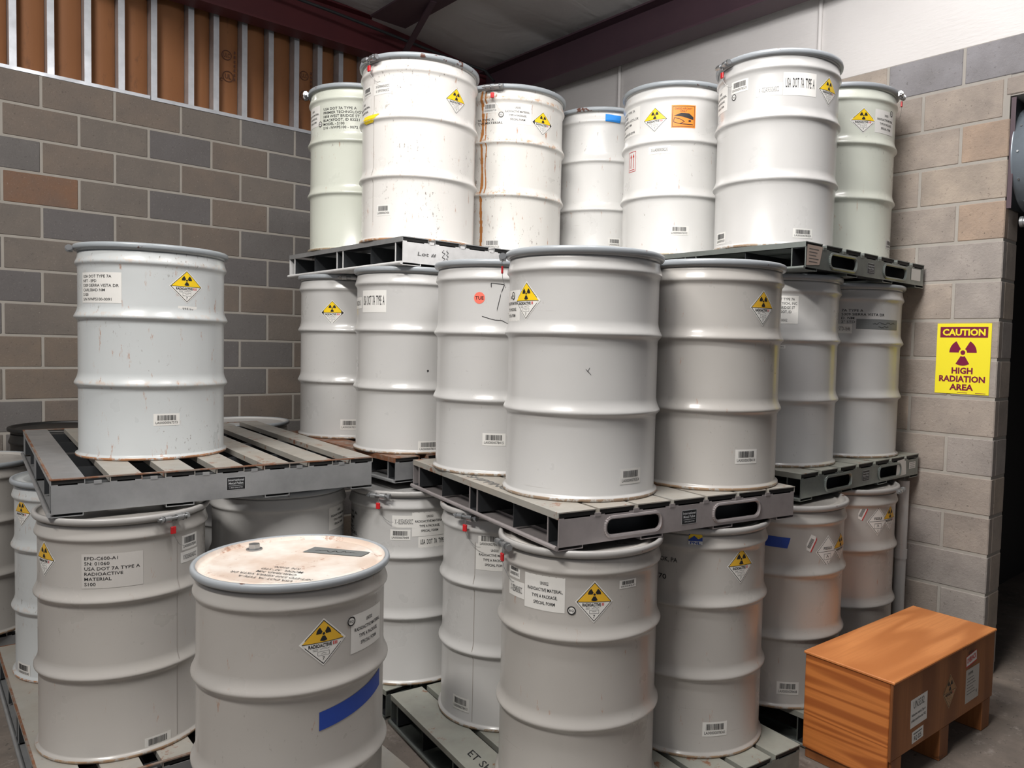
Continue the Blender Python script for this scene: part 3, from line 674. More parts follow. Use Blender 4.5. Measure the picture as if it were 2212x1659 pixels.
def decal(par, kind, az, zc, w, h, a, seed, hoops, dark):
    if kind in ('seam', 'rust'):
        z0, z1 = max(zc-h/2, .024), min(zc+h/2, .86); zc, h = (z0+z1)/2, z1-z0
    follow = kind in ('seam', 'rust', 'ytape', 'logo', 'btape', 'btape2')
    def fn(u, v, off):
        r = (prof_r(zc+v, hoops) if follow else RB)+off
        t = az+u/RB
        return (r*math.cos(t), r*math.sin(t), zc+v)
    S = Sheet(fn)
    if kind in ('logo', 'btape', 'btape2'): S.nv = 10
    W, H = w/2, h/2
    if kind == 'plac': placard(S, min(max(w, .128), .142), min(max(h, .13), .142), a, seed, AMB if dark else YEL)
    elif kind == 'fiss': fissile(S, .132, .142)
    elif kind == 'bar': barcode(S, min(w, .10), min(h, .056), a)
    elif kind == 'serif': serif(S, .155, min(max(h, .105), .118))
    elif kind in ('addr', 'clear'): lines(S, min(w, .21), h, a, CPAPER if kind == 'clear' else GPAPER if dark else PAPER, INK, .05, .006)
    elif kind == 'stencil': lines(S, w, h, a, None, INK, 0., .008, .66)
    elif kind == 'code': lines(S, min(w, .12), min(h, .055), a, PAPER, GINK, .12, .01, .55)
    elif kind == 'big':
        S.rect(-W, -H, W, H, PAPER); S.text('USA  DOT  7A  TYPE  A', 0, -H*.32, h*.42, INK, w*.88, 'C', .0012, .015)
    elif kind == 'kg':
        S.rect(-W, -H, W, H, PAPER); S.text('225 kg', 0, H*.12, h*.28, GINK, None, 'C', .0012, .02); S.text('(500 lbs)', 0, -H*.70, h*.28, GINK, None, 'C', .0012, .02)
    elif kind == 'rq':
        r = .0145; S.disc(0, 0, r, PAPER, .0018, 20); S.disc(0, 0, r, INK, .0022, 24, 0, 2*PI, r*.74); S.text('RQ', 0, -r*.26, r*.52, INK, r*1.05, 'C', .0026, .015)
    elif kind == 'tue':
        S.disc(0, 0, .024, TUE, .0006, 20); S.text('TUE', 0, -.0065, .014, INK, .037, 'C', .0012, .02)
    elif kind == 'seven':
        S.path([(-W*.95, H*.72), (-W*.98, H), (W*.95, H*.92), (W*.5, H*.3), (-W*.1, -H)], .0028, INK, .0008); S.line((-W*.98, H*1.0), (-W*.9, H*.7), .005, INK, .0009)
    elif kind == 'tilde': S.path([(-W, H*.9), (-W*.4, H*.3), (0, 0), (W*.5, -H*.1), (W, -H)], .0026, INK, .0008)
    elif kind == 'xmark': S.line((-W*.9, H*.6), (W*.9, -H), .0016, INK, .0008); S.line((W*.4, H), (-W*.3, -H*.2), .0014, INK, .0008)
    elif kind == 'dot': S.disc(0, 0, .005, INK, .0008, 7); S.line((0, 0), (-.004, -.008), .003, INK, .0008)
    elif kind == 'seam':
        for i in range(40): S.rect(-.0011, -H+2*H*i/40, .0011, -H+2*H*(i+1)/40, SEAM, .0005)
    elif kind == 'rust':
        rnd = random.Random(seed)
        for i in range(50):
            u = .003*math.sin(i*.35); q = w*.5*rnd.uniform(.5, .9); S.rect(u-q, -H+2*H*i/50, u+q, -H+2*H*(i+1)/50, RSTR, .0005)
    elif kind == 'ytape':
        for i in range(6):
            v0 = -H+2*H*i/6; S.rect(-W*.7-(.01 if i % 2 else 0), v0, W*.7+.008*(i-2), v0+2*H/6, TAPEY, .0012)
    elif kind == 'btape':
        m = TAPEL if a else TAPEB
        S.poly([(-W, -H*.7), (W*.85, -H*.9), (W, H*.55), (-W*.98, H*.8)], TAPEL if w < .12 else m, .0012)
    elif kind == 'btape2':
        # strip climbing to the right
        n = 16
        for i in range(n):
            t0, t1 = i/n, (i+1)/n; f = lambda t: -.030+.040*t+.008*t*t
            u0, u1 = -.128+.256*t0, -.128+.256*t1
            if i == 0: u0 += .0
            S.poly([(u0, f(t0)-.028), (u1, f(t1)-.028), (u1, f(t1)+.028), (u0, f(t0)+.028)], TAPEB, .0012)
    elif kind == 'gtape':
        S.rect(-W, -H, W, H, TAPEG); rnd = random.Random(4)
        for r0, n, x in ((.2, 26, -.35), (-.55, 12, -.1)): S.path([(W*(x+.045*i), H*(r0+rnd.uniform(-.22, .22))) for i in range(n)], .0022, INK, .0012)
    elif kind == 'cargo':
        k = .125/2; S.rect(-k, -k*.92, k, k*.92, ORG)
        for (p, q) in (((-.9, -.82), (.9, -.82)), ((.9, -.82), (.9, .82)), ((.9, .82), (-.9, .82)), ((-.9, .82), (-.9, -.82))):
            S.line((p[0]*k, p[1]*k), (q[0]*k, q[1]*k), .0022, INK)
        S.text('CARGO AIRCRAFT', 0, k*.56, k*.15, INK, k*1.45, 'C', .0012, .01); S.text('ONLY', 0, k*.36, k*.15, INK, None, 'C', .0012, .01)
        S.poly([(-.8*k, .05*k), (-.2*k, .28*k), (.45*k, .25*k), (.82*k, -.05*k), (.82*k, -.28*k), (-.1*k, -.02*k)], INK, .0012)   # fuselage
        S.path([(-.75*k, -.1*k), (-.8*k, -.45*k), (-.3*k, -.6*k), (.1*k, -.42*k), (-.3*k, -.2*k), (-.75*k, -.1*k)], .003, INK)   # pallet load
        S.line((-.3*k, -.6*k), (.8*k, -.66*k), .004, INK); S.rect(.42*k, -.45*k, .62*k, -.3*k, INK, .0012)
    elif kind == 'up':
        a_, b_ = .030, .052
        for (p, q) in (((-a_, -b_), (a_, -b_)), ((a_, -b_), (a_, b_)), ((a_, b_), (-a_, b_)), ((-a_, b_), (-a_, -b_))): S.line(p, q, .0025, REDI)
        S.line((-.022, -.042), (.022, -.042), .003, REDI)
        for u in (-.011, .011): S.rect(u-.002, -.034, u+.002, .028, REDI, .0012); S.poly([(u-.007, .022), (u+.007, .022), (u, .042)], REDI, .0014)
    elif kind == 'logo':
        S.rect(-W, -H, W, H, TAPEB, .001); S.poly([(-W, -H*.1), (-W*.3, H*.45), (W*.1, H*.1), (W*.5, H*.5), (W, -.0), (W, -H*.45), (-W, -H*.45)], YEL, .0014)
        S.poly([(-W, -H*.5), (-W*.2, -H*.05), (W*.4, -H*.4), (W, -H*.2), (W, -H*.6), (-W, -H*.6)], TAPEB, .0018)
        S.rect(-W, -H, W, -H*.62, PAPER, .0018); S.text('PNL', 0, -H*.95, H*.28, TAPEB, W*1.5, 'C', .0024, .03)
    elif kind == 'redtag':
        T = .45; c_, s_ = math.cos(T), math.sin(T); R2 = lambda u, v: (u*c_+v*s_, -u*s_+v*c_)
        S.poly([R2(-.018, -.035), R2(.018, -.035), R2(.018, .035), R2(-.018, .035)], PAPER)
        S.poly([R2(.013, -.035), R2(.018, -.035), R2(.018, .035), R2(.013, .035)], REDI, .0012)
        for i in range(11): S.poly([R2(-.011, -.022+.004*i), R2(.006, -.022+.004*i), R2(.006, -.020+.004*i), R2(-.011, -.020+.004*i)], INK, .0012)
    return S.build(PNAME[kind], par)

def make_drum(key, pos, closure, labels):
    paint, ring, lab = SPEC[key]; hk = HK.get(key, {})
    d = tag(empty('steel_drum', (pos[0], pos[1], ZT[key]+.0015)), lab, 'drum', TIER[key])
    P = PAINT[paint]
    kk = (paint, key if hk else '')
    link('body', shared(('b',)+kk, lambda: body_mesh(P, **hk).build('body')), d)
    link('lid', shared(('l', paint), lambda: fixn(lid_mb(P).build('lid'))), d)
    rg = link('closing_ring', shared(('r', ring), lambda: ring_mb(RIM[ring]).build('closing_ring')), d)
    if closure:
        az, seal = closure
        if key == 'C': az = -1.02
        r = .314
        for i, (nm, me) in enumerate(zip(('closure_lug', 'closure_bolt', 'seal_tag', 'seal_wire'), LUGM)):
            if i >= 2 and not seal: continue
            link(nm, me, rg, (r*math.cos(az), r*math.sin(az), DH-.014), az)
    hoops = (hk.get('r2', .31), hk.get('r1', .589), .814)
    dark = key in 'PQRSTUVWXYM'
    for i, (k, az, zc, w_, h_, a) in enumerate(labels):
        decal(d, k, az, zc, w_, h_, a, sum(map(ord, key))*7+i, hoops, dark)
    return d
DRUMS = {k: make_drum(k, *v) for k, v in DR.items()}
# the front drum's lid: rusty dish, bung, tape and lettering
q = DRUMS['Q']
for ch in list(q.children):
    if ch.name.startswith('lid'):
        m, nt, b = newmat('dusty_rusty_lid'); v = coords(nt)
        n1 = noise(nt, v, 4, 4, .6); n2 = noise(nt, v, 14, 8, .75)
        c = mixcol(nt, ramp(nt, n1, [(.4, 0), (.62, 1)]), (.78, .75, .70), (.62, .50, .42))
        c = mixcol(nt, ramp(nt, n2, [(.58, 0), (.66, .8)]), c, (.36, .17, .10))
        nt.links.new(c, b.inputs['Base Color']); b.inputs['Roughness'].default_value = .55
        me = ch.data.copy(); me.materials.clear(); me.materials.append(m); ch.data = me; lid = ch
def flat(u0, v0, ang, z):
    ca, sa = math.cos(ang), math.sin(ang)
    return lambda u, v, off: (u0+u*ca-v*sa, v0+u*sa+v*ca, z+off)
LZ = DH-.0072
b = MB(); b.cyl((0, 0, 0), (0, 0, .020), .019, 6, BOLT); b.cyl((0, 0, .0), (0, 0, .004), .026, 14, BOLT)
fixn(b.build('bung_cap', lid, (-.205, -.049, DH-.008)))
S = Sheet(flat(.075, -.055, 3.72, LZ))
for i, t in enumerate(('USA DOT 7A TYPE A', 'NFT-EPD 5309 SIERRA VISTA DR', 'CARLSBAD, NM', 'MODEL .32" STD', 'S.N. 01070')):
    S.text(t, 0, .10-.028*i, .014, GINK, None, 'C', .0010, .01)
S.build('stencilled_text', lid)
S = Sheet(flat(-.006, .155, .62, LZ)); S.poly([(-.11, -.035), (.10, -.03), (.105, .03), (-.105, .035)], TAPEG, .001)
rnd = random.Random(3); S.path([(-.08+.01*i, rnd.uniform(-.012, .012)) for i in range(15)], .003, INK, .0016); S.build('grey_tape', lid)

# two more drums glimpsed behind the left pallet, one black topped
def far_drum(x, y, z, H, paint, lab):
    d = tag(empty('steel_drum', (x, y, z)), lab, 'drum', 'drums on the floor level pallets')
    P = PAINT[paint]
    body_mesh(P, r1=.589*H/DH, r2=.31*H/DH, up=.814*H/DH, H=H).build('body', d)
    fixn(lid_mb(P, H).build('lid', d)); ring_mb(PAINT['black'] if paint == 'black' else RIM['grey'], H).build('closing_ring', d)
    return d
far_drum(.37, -3.33, .1085, 1.0, 'black', 'black topped drum against the left block wall, only its rim above the left pallet')
far_drum(.555, -2.36, .1085, 1.0, 'grey', 'drum by the left wall, only its thin grey rim showing above the slatted pallet')

# ---------------------------------------------------------------- pallets
def plate_holes(w, h, t, holes, mat, name='plate'):
    """plate in the YZ plane (facing +x), holes = list of (yc, zc, halfw, halfh)"""
    cu = bpy.data.curves.new('p', 'CURVE'); cu.dimensions = '2D'; cu.fill_mode = 'BOTH'; cu.extrude = t/2; cu.resolution_u = 1
    def spl(pts):
        s = cu.splines.new('POLY'); s.points.add(len(pts)-1); s.use_cyclic_u = True
        for i, p in enumerate(pts): s.points[i].co = (p[0], p[1], 0, 1)
    spl([(-w/2, 0), (w/2, 0), (w/2, h), (-w/2, h)])
    for yc, zc, hw, hh in holes: spl(stadium(yc, zc, hw, hh))
    o = bpy.data.objects.new('p', cu); C.objects.link(o); dg = bpy.context.evaluated_depsgraph_get()
    me = bpy.data.meshes.new_from_object(o.evaluated_get(dg)); bpy.data.objects.remove(o)
    vs = [(v.co.z, v.co.x, v.co.y) for v in me.vertices]; fs = [tuple(p.vertices) for p in me.polygons]
    return vs, fs
def stadium(yc, zc, hw, hh, n=6):
    r = hh*.85; P = []
    for cx, cz, a0 in ((hw-r, hh-r, 0), (-hw+r, hh-r, PI/2), (-hw+r, -hh+r, PI), (hw-r, -hh+r, 1.5*PI)):
        for i in range(n+1): a = a0+PI/2*i/n; P.append((yc+cx+r*math.cos(a), zc+cz+r*math.sin(a)))
    return P
PLQ = None
def pallet(x, y, rot, top, h, sx, sy, lab, style='slot', slat=DUSTY, side=GALV, nsl=7, sw=.105, rust=False, plaque=None, group='steel pallets'):
    if top > 1: h -= .006
    p = tag(empty('steel_pallet', (x, y, top-h), rot), lab, 'pallet', group)
    sh = .024                                   # slat depth
    # stringers: hollow box rails along y, the outer plate with fork slots
    z0, z1 = .012, h-sh
    for i, xc in enumerate((-sx/2+.035, 0, sx/2-.035)):
        b = MB(); T = .004; hw = .034
        holes = [(-.225*sy, (z1-z0)*.52, .115, .026), (.215*sy, (z1-z0)*.52, .115, .026)] if style == 'slot' else []
        for s_ in (-1, 1):
            if holes and s_*xc >= 0 and i != 1:
                vs, fs = plate_holes(sy-.01, z1-z0, T, holes, side)
                b.add([(v[0]+xc+s_*hw, v[1], v[2]+z0) for v in vs], fs, side)
                for hl in holes:
                    P = stadium(hl[0], hl[1], hl[2]+.007, hl[3]+.007)
                    b.tube([(xc+s_*(hw+.0025), q_[0], q_[1]+z0) for q_ in P+[P[0]]], .0065, 6, side)
            else: b.box(xc+s_*hw-T/2, xc+s_*hw+T/2, -sy/2+.005, sy/2-.005, z0, z1, side if s_*xc > .1 else DARKST_SHADE)  # inner plates take the painted-in shade colour
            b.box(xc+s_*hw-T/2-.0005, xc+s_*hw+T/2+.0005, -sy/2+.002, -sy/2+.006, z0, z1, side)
        b.box(xc-hw, xc+hw, -sy/2+.005, sy/2-.005, z0, z0+T, DARKST_SHADE); b.box(xc-hw, xc+hw, -sy/2+.005, sy/2-.005, z1-T, z1-.0005, DARKST_SHADE)
        fixn(b.build('stringer', p))
    # top slats: inverted channels along x
    pitch = (sy-sw)/(nsl-1)
    def slat_m():
        b = MB(); T = .003; X = sx/2
        b.box(-X, X, -sw/2, sw/2, -T, 0, slat)
        for s_ in (-1, 1):
            b.box(-X, X, s_*(sw/2-T/2)-T/2, s_*(sw/2-T/2)+T/2, -sh+.0005, -T, slat)
            b.box(X-.001, X+.0006, s_*(sw/2-.012)-.011, s_*(sw/2-.012)+.011, -sh, -sh+.004, side)
        b.box(X-.0005, X+.0015, -sw/2, sw/2, -.0035, .0006, RUSTY if rust else slat)
        b.box(X-.004, X-.002, -sw/2+.003, sw/2-.003, -sh+.0055, -.0045, END_SHADE)  # dark panel paints the shade inside the channel end
        b.box(-X+.01, X-.01, -sw/2+.004, sw/2-.004, -.006, -.0035, DARKST_SHADE)  # dark sheet puts the shade under the slat into its colour
        return b
    me = shared(('slat', round(sx, 3), round(sw, 3), slat.name, side.name, rust), lambda: fixn(slat_m().build('top_slat')))
    for k in range(nsl): 
        sl = link('top_slat', me, p, (0, -sy/2+sw/2+pitch*k, h))
        if rust and k == 0 and top > 1:
            m2 = me.copy(); m2.materials[0] = GALV; sl.data = m2
    if rust:
        b = MB(); b.box(sx/2-.012, sx/2+.002, -sy/2, sy/2, h-.0040, h+.0005, RUSTY); b.box(-sx/2-.002, -sx/2+.008, -sy/2, sy/2, h-.004, h+.0005, RUSTY)
        b.box(-sx/2, sx/2, -sy/2-.002, -sy/2+.006, h-.004, h+.0006, RUSTY); fixn(b.build('edge_strip', p))
    # clips between the slats on the visible ends
    for k in range(nsl-1):
        b = MB(); yy = -sy/2+sw+pitch*k+(pitch-sw)/2
        b.box(sx/2-.004, sx/2+.003, -.012, .012, 0, .012, side); fixn(b.build('clip', p, (0, yy, z1-.001)))
    # bottom runners along x, shallow channels
    for k in range(4):
        yc = -sy/2+.05+(sy-.10)*k/3; b = MB(); T = .003; X = sx/2
        b.box(-X, X, yc-.05, yc+.05, 0, T, side); b.box(-X, X, yc-.05, yc-.05+T, T, .0125, side); b.box(-X, X, yc+.05-T, yc+.05, T, .0125, side)
        fixn(b.build('bottom_runner', p))
    # rod along the open side
    b = MB(); b.cyl((-sx/2, -sy/2-.004, .010), (sx/2, -sy/2-.004, .010), .0085, 8, side); fixn(b.build('edge_rod', p))
    for xc in (-sx*.25, sx*.25):
        b = MB(); b.box(xc-.002, xc+.002, -sy/2+.01, sy/2-.01, z0, z1, DARKST_SHADE); fixn(b.build('inner_web', p))  # webs coloured near-black to paint in the inner shade
    if plaque is not None:
        yy, zz = plaque; X = sx/2+.0015
        S = Sheet(lambda u, v, off: (X+off, yy+u, zz+v)); S.rect(-.036, -.026, .036, .026, PLAQT); S.rect(-.0345, -.0245, .0345, .0245, PLAQ, .0009)
        S.text('International', 0, .010, .009, PLAQT, .060, 'C', .0014, .02); S.text('Metal Pallet', 0, -.003, .009, PLAQT, .056, 'C', .0014, .02)
        S.line((-.028, -.009), (.028, -.009), .0012, PLAQT, .0014); S.text('1-800-546-5798', 0, -.019, .005, PLAQT, .05, 'C', .0014)
        S.build('maker_plaque', p)
    return p
import math as _m
def pinned(cx, cy, rot, sx, sy):   # centre from the corner at (+x, -y)
    return (cx-sx/2*_m.cos(rot)-sy/2*_m.sin(rot), cy-sx/2*_m.sin(rot)+sy/2*_m.cos(rot))
x, y = pinned(2.650, -3.772, -.085, 1.76, 1.20)
PA = pallet(x, y, -.085, 1.151, .143, 1.76, 1.20, 'wide slatted steel pallet with rusty edges carrying the lone left drum', 'solid', DUSTY, GALV, 7, .105, True, (.02, .07))
PB = pallet(2.086, -1.848, 0, 1.132, .124, 1.279, 1.20, 'steel pallet under the two middle row drums left of centre, mostly hidden', 'solid', RUSTY, GALV, 7, .13)
PC = pallet(3.4825, -1.925, -.174, 1.122, .134, 1.279, 1.13, 'front corner steel pallet with two hand slots carrying the large middle row drums', 'slot', DUSTY, GALVP, 7, .15, False, (.0, .06))
PD = pallet(3.455, -.631, -.003, 1.132, .129, 1.279, 1.20, 'middle steel pallet with hand slots nearest the right block wall', 'slot', DUSTG, GALVG, 7, .15, False, (.0, .06))
PE = pallet(2.047, -1.80, -.002, 2.158, .138, 1.279, 1.20, 'upper left steel pallet with white scuffed side and open box ends', 'solid', GALV, GALVW, 7, .14)
PF = pallet(3.432, -.619, -.011, 2.150, .130, 1.279, 1.19, 'upper right steel pallet with hand slots and a brown corner tag', 'slot', GALVG, GALVG, 7, .14, False, (.0, .055))
pallet(2.07, -3.205, -.03, .120, .149, 1.62, 1.20, 'floor level rusty edged pallet at the far left under the bottom row', 'solid', DUSTY, GALV, 7, .12, True)
pallet(2.20, -1.95, 0, .103, .132, 1.28, 1.19, 'floor level pallet behind the blue taped front drum', 'solid', DUSTG, GALVG, 7, .13)
SP = pallet(3.59, -2.03, -.13, .100, .129, 1.279, 1.20, 'floor level green pallet stencilled SHIPPING under the front corner stack', 'slot', DUSTG, GALVG, 7, .15)
pallet(3.59, -.70, 0, .115, .144, 1.279, 1.20, 'floor level pallet beside the wooden crate', 'slot', DUSTG, GALVG, 7, .15)
pallet(3.60, -3.37, -.02, .075, .104, 1.279, 1.20, 'floor level pallet with a rust stained slat right of the blue taped front drum', 'solid', DUSTY, GALV, 6, .13, True)
pallet(.66, -3.0, 0, .107, .136, .66, 2.3, 'floor level pallet in the dark gap by the left block wall', 'solid', DUSTY, GALV, 11, .12)
# details on pallet sides
def side_sheet(p, name, X, fn):
    S = Sheet(lambda u, v, off: (X+off, u, v)); fn(S); return S.build(name, p)
def pe_f(S):
    S.text('Lot #', -.52, .05, .018, GINK, .10, 'L', .001, 0, .2)
    rnd = random.Random(9); S.path([(-.385+.006*(i % 4), .03+.006*i) for i in range(11)], .0025, INK, .001); S.path([(-.36+.006*(i % 3), .03+.006*i) for i in range(11)], .0025, INK, .001)
side_sheet(PE, 'handwritten_mark', 1.279/2+.0015, pe_f)
def pf_f(S):
    S.poly([(-.59, .02), (-.48, .03), (-.455, .112), (-.585, .112)], BTAG, .001)
    for i in range(5): S.line((-.57, .095-.014*i), (-.49-.01*(i % 3), .095-.014*i), .003, GINK, .0016)
side_sheet(PF, 'corner_tag', 1.279/2+.0015, pf_f)
side_sheet(PF, 'paper_sticker', 1.279/2+.0015, lambda S: S.rect(.44, .035, .55, .095, PAPER, .001))
def pd_f(S):
    S.poly([(.33, .02), (.45, .025), (.44, .11), (.34, .105)], PAPER, .001); S.rect(.48, .05, .56, .085, PAPER, .001)
    for i in range(3): S.line((.49, .058+.01*i), (.55, .058+.01*i), .002, GINK, .0016)
side_sheet(PD, 'paper_sticker', 1.279/2+.0015, pd_f)
S = Sheet(lambda u, v, off: (u, -.6+.075+v, .129+off))
S.text('ET SHIPPING US', -.01, -.025, .034, INK, .46, 'L', .001, .01, -.5); S.build('stencilled_text', SP)
S = Sheet(lambda u, v, off: (u, -.585+.075+v, .128+off)); S.text('FOR SHIPPING', -.3, -.025, .04, GINK, .5, 'L', .001, .01); S.build('stencilled_text', PC)
# hidden stack that carries the small white drum at the back
for z, h_ in ((2.150, .131), (1.132, .125), (.120, .149)):
    pallet(2.17, -.62, 0, z, h_, 1.2, 1.08, '%s steel pallet in the hidden back row under the small white drum' % {2.15: 'top', 1.132: 'middle', .12: 'floor level'}[z], 'solid', DUSTG, GALVG, 7, .12, group='back row pallets')
for z in (1.132, .120):
    d = tag(empty('steel_drum', (2.474, -.902, z+.0015)), 'white drum in the hidden back row, %s level under the small white drum' % ('middle' if z > 1 else 'floor'), 'drum', 'back row drums')
    for nm, k in (('body', ('b', 'grey', '')), ('lid', ('l', 'grey')), ('closing_ring', ('r', 'grey'))): link(nm, _mesh[k], d)
# caution sign
m_s = tag(empty('caution_sign', (4.288, 0, 1.653)), 'yellow and magenta CAUTION HIGH RADIATION AREA sign on the right block wall', 'sign')
SW, SH_ = .135, .185
b = MB(); b.box(-SW, SW, -.0035, -.0005, -SH_, SH_, SYEL); fixn(b.build('panel', m_s))
S = Sheet(lambda u, v, off: (u, -.0035-off, v))
S.rect(-SW*.88, SH_*.60, SW*.88, SH_*.90, MAG, .0004); S.text('CAUTION', 0, SH_*.665, SH_*.175, SYEL, SW*1.58, 'C', .0008, .055)
trefoil(S, 0, SH_*.175, SH_*.37, MAG, .0006)
for i, (t, wd) in enumerate((('HIGH', .78), ('RADIATION', 1.70), ('AREA', .88))): S.text(t, 0, -SH_*(.42+.235*i), SH_*.165, MAG, SW*wd, 'C', .0006, .055)
for u in (-.02, .07): S.rect(u, -SH_*.97, u+.05, -SH_*.955, MAG, .0006)
S.build('sign_print', m_s)

# exhaust duct in the opening
DUCT = steel('blue_grey_duct_steel', (.30, .35, .40), 0, 0, .3, .35)
d = tag(empty('exhaust_duct', (XE+.018, .245, 2.69)), 'round blue grey sheet metal exhaust duct in the wall opening at the right edge', 'duct')
b = MB()
prof = [(.25, 0), (.25, .75)]
n = 48
for j, (r_, x_) in enumerate(((.268, .0), (.268, .008), (.262, .010), (.262, .45), (.266, .455), (.266, .47), (.262, .475), (.262, 1.2))):
    pass
P = ((.268, .0), (.268, .008), (.262, .010), (.262, .45), (.266, .455), (.266, .47), (.262, .475), (.262, 1.2))
vs = [(x_, r_*math.cos(2*PI*i/n), r_*math.sin(2*PI*i/n)) for r_, x_ in P for i in range(n)]
b.add(vs, [(j*n+i, j*n+(i+1) % n, (j+1)*n+(i+1) % n, (j+1)*n+i) for j in range(len(P)-1) for i in range(n)], DUCT, True)
fixn(b.build('duct_body', d))
b = MB()
for i in range(12):
    a = 2*PI*i/12; b.cyl((.03, .261*math.cos(a), .261*math.sin(a)), (.03, .267*math.cos(a), .267*math.sin(a)), .005, 8, BOLT)
fixn(b.build('rivet', d))
b = MB(); b.box(-.012, .0, -.240, .30, -.275, .275, DARKST_SHADE); fixn(b.build('mounting_frame', d)); 
b = MB(); b.box(-.014, .008, -.247, -.241, -.275, .275, OX2); fixn(b.build('frame_angle', d))
b = MB(); b.cyl((XE+.01+.03, .12, 2.36), (7.0, .12, 2.36), .022, 14, GALV); b.cyl((XE+.035, .12, 2.36), (XE+.05, .12, 2.36), .028, 14, GALV)
tag(fixn(b.build('conduit_pipe')), 'short grey horizontal pipe just below the exhaust duct', 'pipe')
# white pipe between the last drum and the wall
b = MB(); b.cyl((4.035, -.06, -.03), (4.035, -.06, .98), .030, 20, PAINT['white']); b.cyl((4.035, -.06, .55), (4.035, -.06, .60), .034, 20, PAINT['white'])
tag(fixn(b.build('standpipe')), 'white vertical pipe between the last bottom drum and the right block wall', 'pipe')

# crate
def wood(name, ca, cb, dark, axis, sc):
    m, nt, b_ = newmat(name); s_ = [1, 1, 1]; v = coords(nt, {'x': (.3, .3, 5.0), 'y': (3, .6, 3), 'z': (2.2, 2.2, .3)}[axis])
    n0 = noise(nt, v, 1.6, 2, .4, .25)
    wv = N(nt, 'ShaderNodeMath', operation='SINE'); nt.links.new(math2(nt, 'MULTIPLY', n0, sc), wv.inputs[0])
    g = ramp(nt, math2(nt, 'MULTIPLY', math2(nt, 'ADD', wv.outputs[0], 1), .5), [(.3, 0), (.95, 1)])
    c = mixcol(nt, g, ca, cb)
    fine = noise(nt, coords(nt, {'x': (2, 60, 60), 'y': (60, 2, 60), 'z': (50, 50, 2)}[axis]), 1.5, 4, .6)
    c = mixcol(nt, math2(nt, 'MULTIPLY', ramp(nt, fine, [(.45, 0), (.65, 1)]), .35), c, cb)
    kn = ramp(nt, noise(nt, coords(nt, (4, 4, 8)), 2.0, 3), [(.70, 0), (.73, 1)])
    c = mixcol(nt, math2(nt, 'MULTIPLY', kn, dark), c, (.05, .018, .008))
    nt.links.new(c, b_.inputs['Base Color']); b_.inputs['Roughness'].default_value = .5; bump(nt, b_, fine, .15, .001); return m
W1 = wood('orange_plywood_top', (.72, .285, .095), (.54, .19, .055), .1, 'y', 26)
W2 = wood('striped_plywood_end', (.56, .19, .045), (.34, .095, .020), .9, 'x', 60)
W3 = wood('red_brown_plywood_side', (.33, .125, .040), (.20, .068, .020), .6, 'z', 22)
cr = tag(empty('wooden_crate', (4.632, -.915, -.03), -.047+.0), 'orange brown plywood crate with shipping papers on short legs in the right corner', 'crate')
hx, hy, zb, zt = .19, .47, .145, .455
def part(nm, args, mat, c_=.003):
    b = MB(); b.cbox(*args, mat, c_); return fixn(b.build(nm, cr))
cr.location = (4.632-.19, -.915, -.03)
part('lid_panel', (-hx-.006, hx+.006, -hy-.006, hy+.006, zt-.012, zt), W1)
part('end_panel', (-hx, hx-.0125, -hy, -hy+.012, zb-.098, zt-.0125), W2)
part('end_panel', (-hx, hx-.0125, hy-.012, hy, zb, zt-.0125), W2)
part('side_panel', (hx-.012, hx, -hy-.002, hy+.002, zb-.006, zt-.0125), W3)
part('side_panel', (-hx-.0, -hx+.012, -hy+.0125, hy-.0125, zb, zt-.0125), W3)
part('bottom_panel', (-hx+.012, hx-.0125, -hy+.0125, hy-.0125, zb, zb+.012), W3)
for yy in (-hy+.056, .0, hy-.05): part('leg', (-hx+.005, hx-.004, yy-.042, yy+.042, 0, zb-.0065), W3)
F_ = lambda yc, zc, rt=0: (lambda u, v, off: (hx+off, yc+u*math.cos(rt)-v*math.sin(rt), zc+u*math.sin(rt)+v*math.cos(rt)))
S = Sheet(F_(-.255, .285, .03)); S.rect(-.068, -.058, .072, .058, PAPER); S.text('UN3332', 0, .018, .030, INK, .09, 'C', .001, .0)
S.text('Radioactive material, Type A', 0, -.012, .011, INK, .115, 'C', .001, .01); S.text('package, special form, class 7 RQ', 0, -.034, .011, INK, .12, 'C', .001, .01); S.build('shipping_paper', cr)
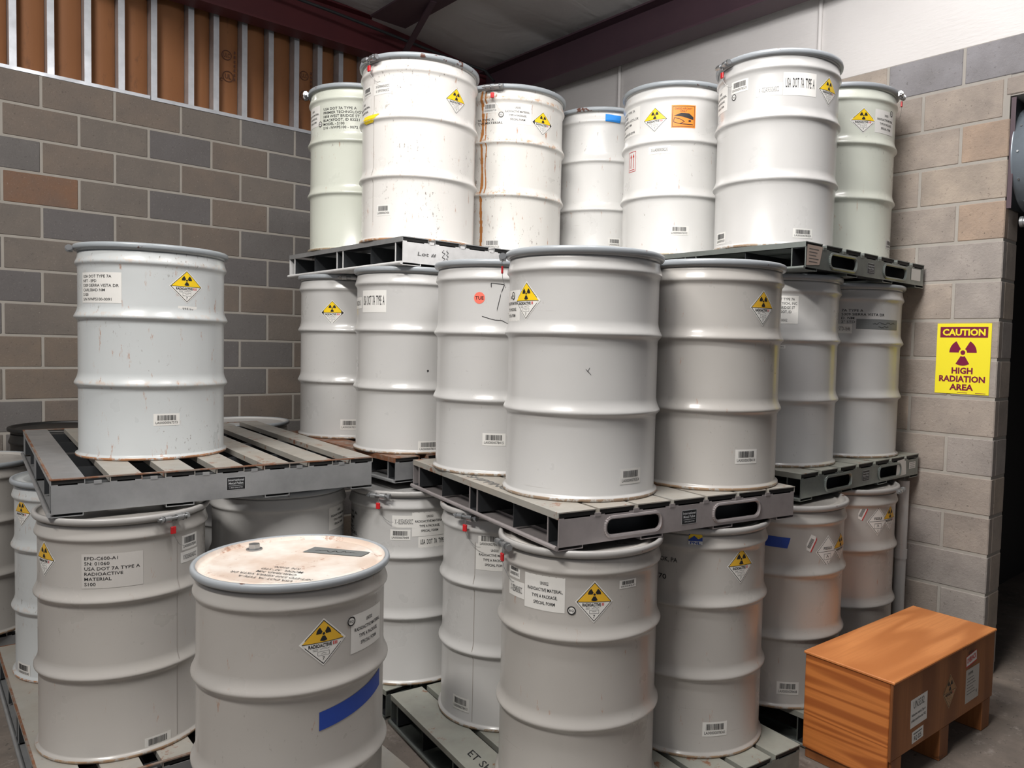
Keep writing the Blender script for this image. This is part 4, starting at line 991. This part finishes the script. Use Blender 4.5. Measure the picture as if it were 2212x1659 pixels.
S = Sheet(F_(-.255, .185, .05)); S.rect(-.048, -.024, .048, .024, PAPER); S.text('RQ 225', 0, -.016, .018, INK, .06, 'C', .001, .02); S.line((-.035, .012), (.035, .012), .004, GINK); S.build('small_paper', cr)
S = Sheet(F_(.02, .285)); placard(S, .13, .15, 'II', 5, plain('crate_tan', (.36, .19, .08), .5))
for i_, m_ in enumerate(S.mb.mats):
    if m_ == PAPER: S.mb.mats[i_] = plain('tan_paper', (.44, .27, .14), .6)
S.build('hazard_placard', cr)
S = Sheet(F_(.245, .262, .02)); S.rect(-.068, -.078, .068, .072, plain('grey_paper', (.50, .47, .43), .6))
for i_ in range(6): S.line((-.055, .03-.014*i_), (.01+.012*(i_ % 3), .03-.014*i_), .002, GINK)
S.text('SHIPPER', -.02, .045, .012, GINK, .05, 'C', .001, .02); S.text('4', .045, -.055, .016, GINK, None, 'C'); S.build('shipping_paper', cr)
S = Sheet(F_(.225, .375, .12)); S.rect(-.055, -.026, .055, .026, REDI); S.rect(-.052, -.020, .052, .023, PAPER, .0009); S.text('OVERPACK', 0, -.008, .022, REDI, .09, 'C', .0014, .04); S.build('red_sticker', cr)

# leaves and wood scrap on the floor at the left
LEAF = plain('dry_orange_leaf', (.50, .20, .05), .7); CHIP = plain('pale_wood_chip', (.42, .26, .11), .7)
b = MB(); rnd = random.Random(2)
for k in range(5):
    a = .3+k*.55; L = .045+.02*rnd.random(); c_, s_ = math.cos(a), math.sin(a)
    b.add([(0, 0, 0), (L*.5*c_-.010*s_, L*.5*s_+.010*c_, .012), (L*c_, L*s_, .003), (L*.5*c_+.010*s_, L*.5*s_-.010*c_, .010), (L*.5*c_, L*.5*s_, .004)], [(0, 3, 4), (0, 4, 1), (4, 3, 2), (1, 4, 2)], LEAF)
tag(fixn(b.build('dry_leaf', None, (1.56, -3.90, -.029))), 'curled orange dry leaf on the dirty floor left of the pallet', 'leaf')
b = MB(); bar(b, (0, 0, .008), (.11, .03, .012), .022, .010, CHIP); bar(b, (.10, .027, .012), (.17, .02, .014), .012, .007, CHIP)
tag(fixn(b.build('wood_splinter', None, (2.06, -3.93, -.029))), 'pale split wood splinter on the floor at the lower left', 'wood scrap')
